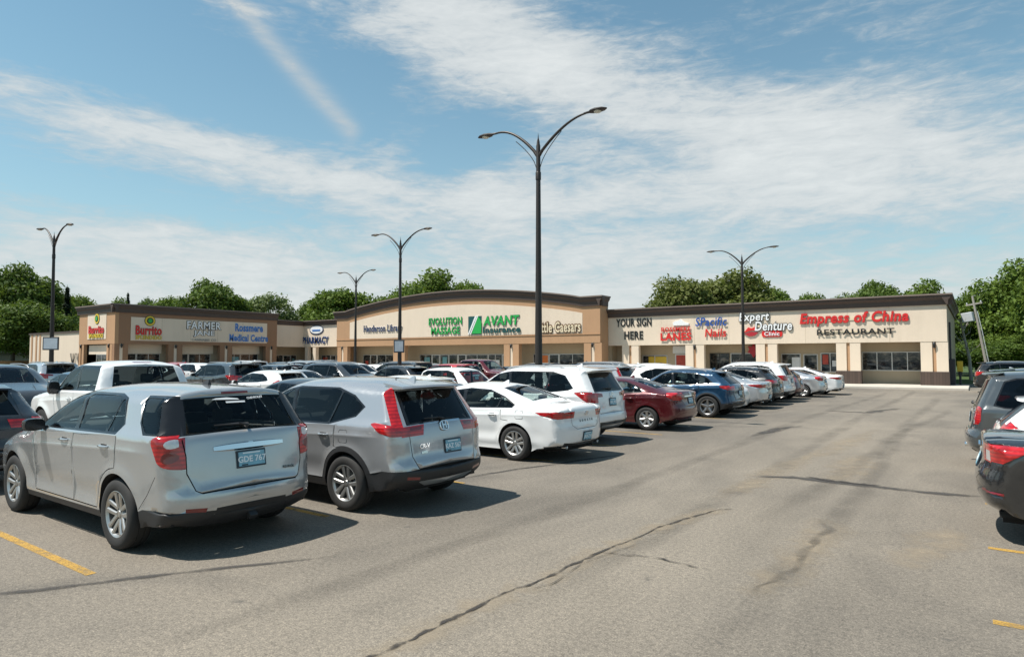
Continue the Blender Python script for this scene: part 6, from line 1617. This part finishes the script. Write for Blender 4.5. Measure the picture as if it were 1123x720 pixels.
    sh = t.n('ShaderNodeMapRange'); t.l(f, sh.inputs[0]); sh.inputs[1].default_value = .3; sh.inputs[2].default_value = 1.3
    cc = t.mix(sh.outputs[0], (3.85, 4.22, 4.40, 1), (5.75, 5.95, 5.9, 1))
    tint = t.n('ShaderNodeMix', data_type='RGBA', blend_type='MULTIPLY'); tint.inputs[0].default_value = 1; t.l(sk.outputs[0], tint.inputs[6]); tint.inputs[7].default_value = (.93, 1.16, .97, 1)
    t.l(t.mix(cv, t.mix(hz, tint.outputs[2], (3.55, 4.15, 4.45, 1)), cc), bg.inputs[0])
    s_ = bpy.data.lights.new('sun', 'SUN'); s_.energy = 4.2; s_.angle = R(.53); s_.color = (1, .955, .88)
    so = link('sun', s_, None, (-30, -20, 40))
    dirv = Vector((math.sin(SUN_AZ)*math.cos(SUN_EL), math.cos(SUN_AZ)*math.cos(SUN_EL), math.sin(SUN_EL)))
    so.rotation_euler = (-dirv).to_track_quat('-Z', 'Y').to_euler()

def make_camera():
    c = bpy.data.cameras.new('camera'); o = link('camera', c); scene.camera = o
    c.sensor_width = 36; c.sensor_fit = 'HORIZONTAL'; c.lens = 36*710/1123; c.clip_end = 4000; c.clip_start = .05
    o.location = (0, 0, CH)
    p = math.atan(32.5/710)
    f = Vector((CF[0]*math.cos(p), CF[1]*math.cos(p), math.sin(p)))
    o.rotation_euler = f.to_track_quat('-Z', 'Y').to_euler()
    v = scene.view_settings; v.view_transform = 'Standard'; v.look = 'None'; v.exposure = 0.72; v.gamma = 1
# ------------------------------------------------------------------ the cars in the lot
C_ = dict(silver=(.46,.47,.47), grey=(.45,.455,.465), white=(.80,.80,.79), red=(.085,.004,.008), blue=(.004,.045,.105), black=(.010,.011,.013), char=(.045,.05,.055), dgrey=(.085,.095,.10), navy=(.012,.02,.05), bright=(.45,.012,.014), maroon=(.10,.006,.010), lsilver=(.58,.59,.60))
def place_cars():
    def A(key, x, y, f, c, lab, metal=None, cat='car', name='parked_car', jit=0, sc=1.0):
        if metal is None: metal = .55 if c in ('silver', 'grey', 'dgrey', 'lsilver') else .0
        add_car(key, x, y, f, C_[c], lab, cat, name, 'cars parked across the lot', metal, jit, sc)
    # row beside the aisle, tails out
    A('suv_silver', -6.16, 4.0, -1, 'silver', 'dusty silver crossover in the foreground with a chrome tailgate bar')
    A('suv_grey', -5.62, 6.48, -1, 'grey', 'dark silver-grey crossover with tall boomerang tail lamps beside the silver one')
    A('sedan_white', -6.1, 11.05, -1, 'white', 'white sedan with thin red lamps after the empty stall')
    A('suv_white', -6.75, 13.55, -1, 'white', 'large white crossover between the white sedan and the burgundy sedan')
    A('sedan_red', -6.3, 17.3, -1, 'red', 'burgundy compact sedan with silver hubcaps', metal=.25)
    A('suv_blue', -6.35, 22.0, -1, 'blue', 'deep blue compact crossover with dark five-spoke wheels', metal=.35)
    A('suv_grey', -6.75, 24.1, 1, 'white', 'white crossover parked nose out just beyond the blue one')
    A('sedan_white', -6.5, 26.3, -1, 'lsilver', 'pale silver sedan just beyond the nose-out white crossover')
    A('suv_blue', -6.6, 28.6, -1, 'black', 'black crossover between the pale silver sedan and a white crossover', metal=.2)
    A('suv_white', -6.6, 30.8, -1, 'white', 'white crossover beyond the black one near the end of the row')
    A('hatch', -6.7, 33.1, -1, 'maroon', 'dark red hatchback squeezed between the far white crossover and the silver sedan')
    A('sedan_red', -6.1, 35.8, -1, 'lsilver', 'silver sedan second from the shop end of the row')
    A('sedan_white', -5.75, 38.5, -1, 'white', 'white sedan nearest the shops at the end of the row')
    # nose-to-nose row behind it
    A('suv_blue', -11.6, 3.1, -1, 'black', 'black crossover cut by the left picture edge behind the silver one', metal=.2)
    A('pickup', -12.6, 6.85, -1, 'white', 'white crew-cab pickup behind the silver crossover', cat='pickup', name='pickup_truck')
    A('sedan_black', -11.6, 10.45, -1, 'black', 'low black sedan whose roof shows over the grey crossover')
    A('hatch', -11.5, 13.4, -1, 'white', 'white hatchback with a dark rear window behind the grey crossover')
    A('pickup', -11.5, 16.2, 1, 'white', 'white truck facing the aisle above the white sedan roof', cat='pickup', name='pickup_truck', sc=.87)
    A('hatch', -11.6, 19.6, -1, 'white', 'white hatchback roof showing just above the large white crossover')
    A('suv_white', -11.3, 27.6, 1, 'black', 'black crossover facing the aisle above the burgundy sedan', metal=.2)
    A('suv_silver', -11.3, 30.4, 1, 'white', 'white crossover facing the aisle next to the black one above the burgundy sedan')
    A('suv_grey', -11.3, 33.2, 1, 'white', 'second white crossover facing the aisle before the yellow shop poster')
    A('sedan_white', -11.0, 36.2, 1, 'navy', 'dark sedan facing the aisle half hidden by the blue crossover')
    # third row
    A('suv_white', -21.6, 7.0, 1, 'char', 'charcoal crossover facing right at the left picture edge', metal=.3)
    A('sedan_black', -21.6, 11.0, -1, 'black', 'black car glimpsed through the gap left of the pickup mirror')
    A('hatch', -21.7, 15.9, -1, 'white', 'white hatchback with red lamps behind the silver crossover roof')
    A('suv_white', -21.4, 20.0, 1, 'char', 'charcoal crossover facing right with chrome window trim', metal=.3)
    A('suv_blue', -21.3, 22.9, -1, 'black', 'black crossover with curved windows before the library front', metal=.2)
    A('suv_silver', -21.4, 26.8, -1, 'bright', 'bright red crossover with dark rear before the insurance front')
    A('pickup', -21.2, 30.2, 1, 'maroon', 'dark red pickup beyond the bright red crossover', cat='pickup', name='pickup_truck')
    A('sedan_black', -21.5, 33.0, -1, 'black', 'black sedan in the third row left of the nearest lamp post')
    # fourth row
    A('suv_white', -26.6, 17.0, -1, 'dgrey', 'boxy grey crossover behind the white hatchback with red lamps')
    A('suv_silver', -26.6, 19.6, -1, 'char', 'dark crossover with a black rear window right of the boxy grey one', metal=.4)
    A('sedan_white', -26.9, 22.6, 1, 'navy', 'dark blue car in front of the pharmacy corner', metal=.3)
    A('suv_grey', -26.9, 25.4, 1, 'white', 'white crossover roof behind the black curved-window crossover')
    A('minivan', -26.7, 28.8, -1, 'char', 'dark van before the massage clinic windows', metal=.3, cat='van', name='minivan')
    A('sedan_black', -26.8, 13.6, 1, 'dgrey', 'dark grey sedan in the fourth row behind the pickup cab')
    # far rows
    A('suv_white', -37.0, 13.3, -1, 'lsilver', 'silver crossover seen from behind beyond the charcoal one at left')
    A('suv_silver', -37.2, 16.0, -1, 'maroon', 'dark red crossover beside the far silver crossover at left')
    A('suv_grey', -37.1, 18.7, -1, 'bright', 'red crossover roof just over the pickup cab')
    A('suv_silver', -37.0, 21.8, 1, 'white', 'white crossover facing right behind the pickup cab corner')
    A('sedan_white', -37.1, 24.6, 1, 'silver', 'silver sedan beyond the fourth-row grey crossover')
    A('suv_blue', -37.0, 27.4, -1, 'navy', 'navy crossover in the fifth row before the pharmacy corner')
    A('suv_white', -37.1, 30.2, 1, 'silver', 'silver crossover in the fifth row before the library front')
    A('sedan_black', -37.0, 33.0, 1, 'char', 'charcoal sedan in the fifth row before the library front', metal=.3)
    A('suv_grey', -43.0, 22.9, -1, 'bright', 'bright red car roof below the middle shop windows of the brown wing')
    A('sedan_white', -43.0, 25.6, -1, 'white', 'white sedan roof below the shaded brown wing')
    A('suv_white', -43.2, 28.4, -1, 'white', 'white crossover with a dark side window below the medical sign')
    A('suv_silver', -43.1, 31.1, -1, 'char', 'dark crossover in the last row below the medical sign', metal=.3)
    A('sedan_black', -43.1, 33.8, 1, 'silver', 'silver car in the last row before the pharmacy columns')
    A('suv_white', -43.1, 36.6, 1, 'char', 'dark grey crossover in the last row before the pharmacy columns', metal=.4)
    A('sedan_black', -11.7, 22.4, -1, 'black', 'black sedan in the second row behind the burgundy sedan roof', metal=.2)
    A('suv_grey', -11.6, 25.0, -1, 'silver', 'silver crossover in the second row between two black cars')
    A('sedan_white', -21.6, 17.6, 1, 'lsilver', 'pale silver sedan facing right before the boxy grey crossover')
    A('suv_silver', -21.5, 35.6, -1, 'dgrey', 'grey crossover in the third row right of the nearest lamp post')
    A('suv_blue', -26.8, 31.6, 1, 'silver', 'silver crossover in the fourth row before the insurance windows')
    A('sedan_red', -26.8, 34.3, -1, 'bright', 'red sedan in the fourth row before the insurance windows')
    A('hatch', -26.8, 11.0, -1, 'blue', 'blue hatchback in the fourth row left of the pickup mirror', metal=.2)
    A('hatch', -37.1, 35.6, -1, 'white', 'white hatchback in the fifth row before the library columns')
    A('suv_blue', -37.2, 38.2, 1, 'black', 'black crossover in the fifth row nearest the arched front', metal=.2)
    A('hatch', -43.1, 20.2, -1, 'silver', 'silver hatchback in the last row left of the bright red roof')
    A('sedan_white', -43.1, 39.3, -1, 'white', 'white sedan in the last row nearest the arched front')
    # right-hand row, tails to the aisle
    for (key, x0, y, c, lab, mt, cat, nm) in (
        ('sedan_black', -.06, 9.35, 'black', 'black sedan with square red lamps cut by the right picture edge', .2, 'car', 'parked_car'),
        ('hatch', .05, 11.8, 'white', 'white car behind the black sedan at the right edge', 0, 'car', 'parked_car'),
        ('minivan', -.22, 14.8, 'dgrey', 'grey minivan with a chrome exhaust tip on the right side', .5, 'van', 'minivan'),
        ('suv_white', .0, 17.6, 'navy', 'dark blue crossover with silver roof rails behind the grey minivan', .3, 'car', 'parked_car'),
        ('suv_grey', .1, 23.0, 'silver', 'silver crossover hidden beyond the dark blue one on the right', .5, 'car', 'parked_car'),
        ('suv_white', -.2, 46, 'black', 'black crossover parked far off at the right corner of the plaza', .2, 'car', 'parked_car')):
        E, L = MODELS[key]
        add_car(key, x0+L, y, 1, C_[c], lab, cat, nm, 'cars parked across the lot', mt)

make_materials()
make_models()
make_camera()
make_sky()
make_ground()
make_lamps()
make_signs(make_plaza())
make_trees()
place_cars()
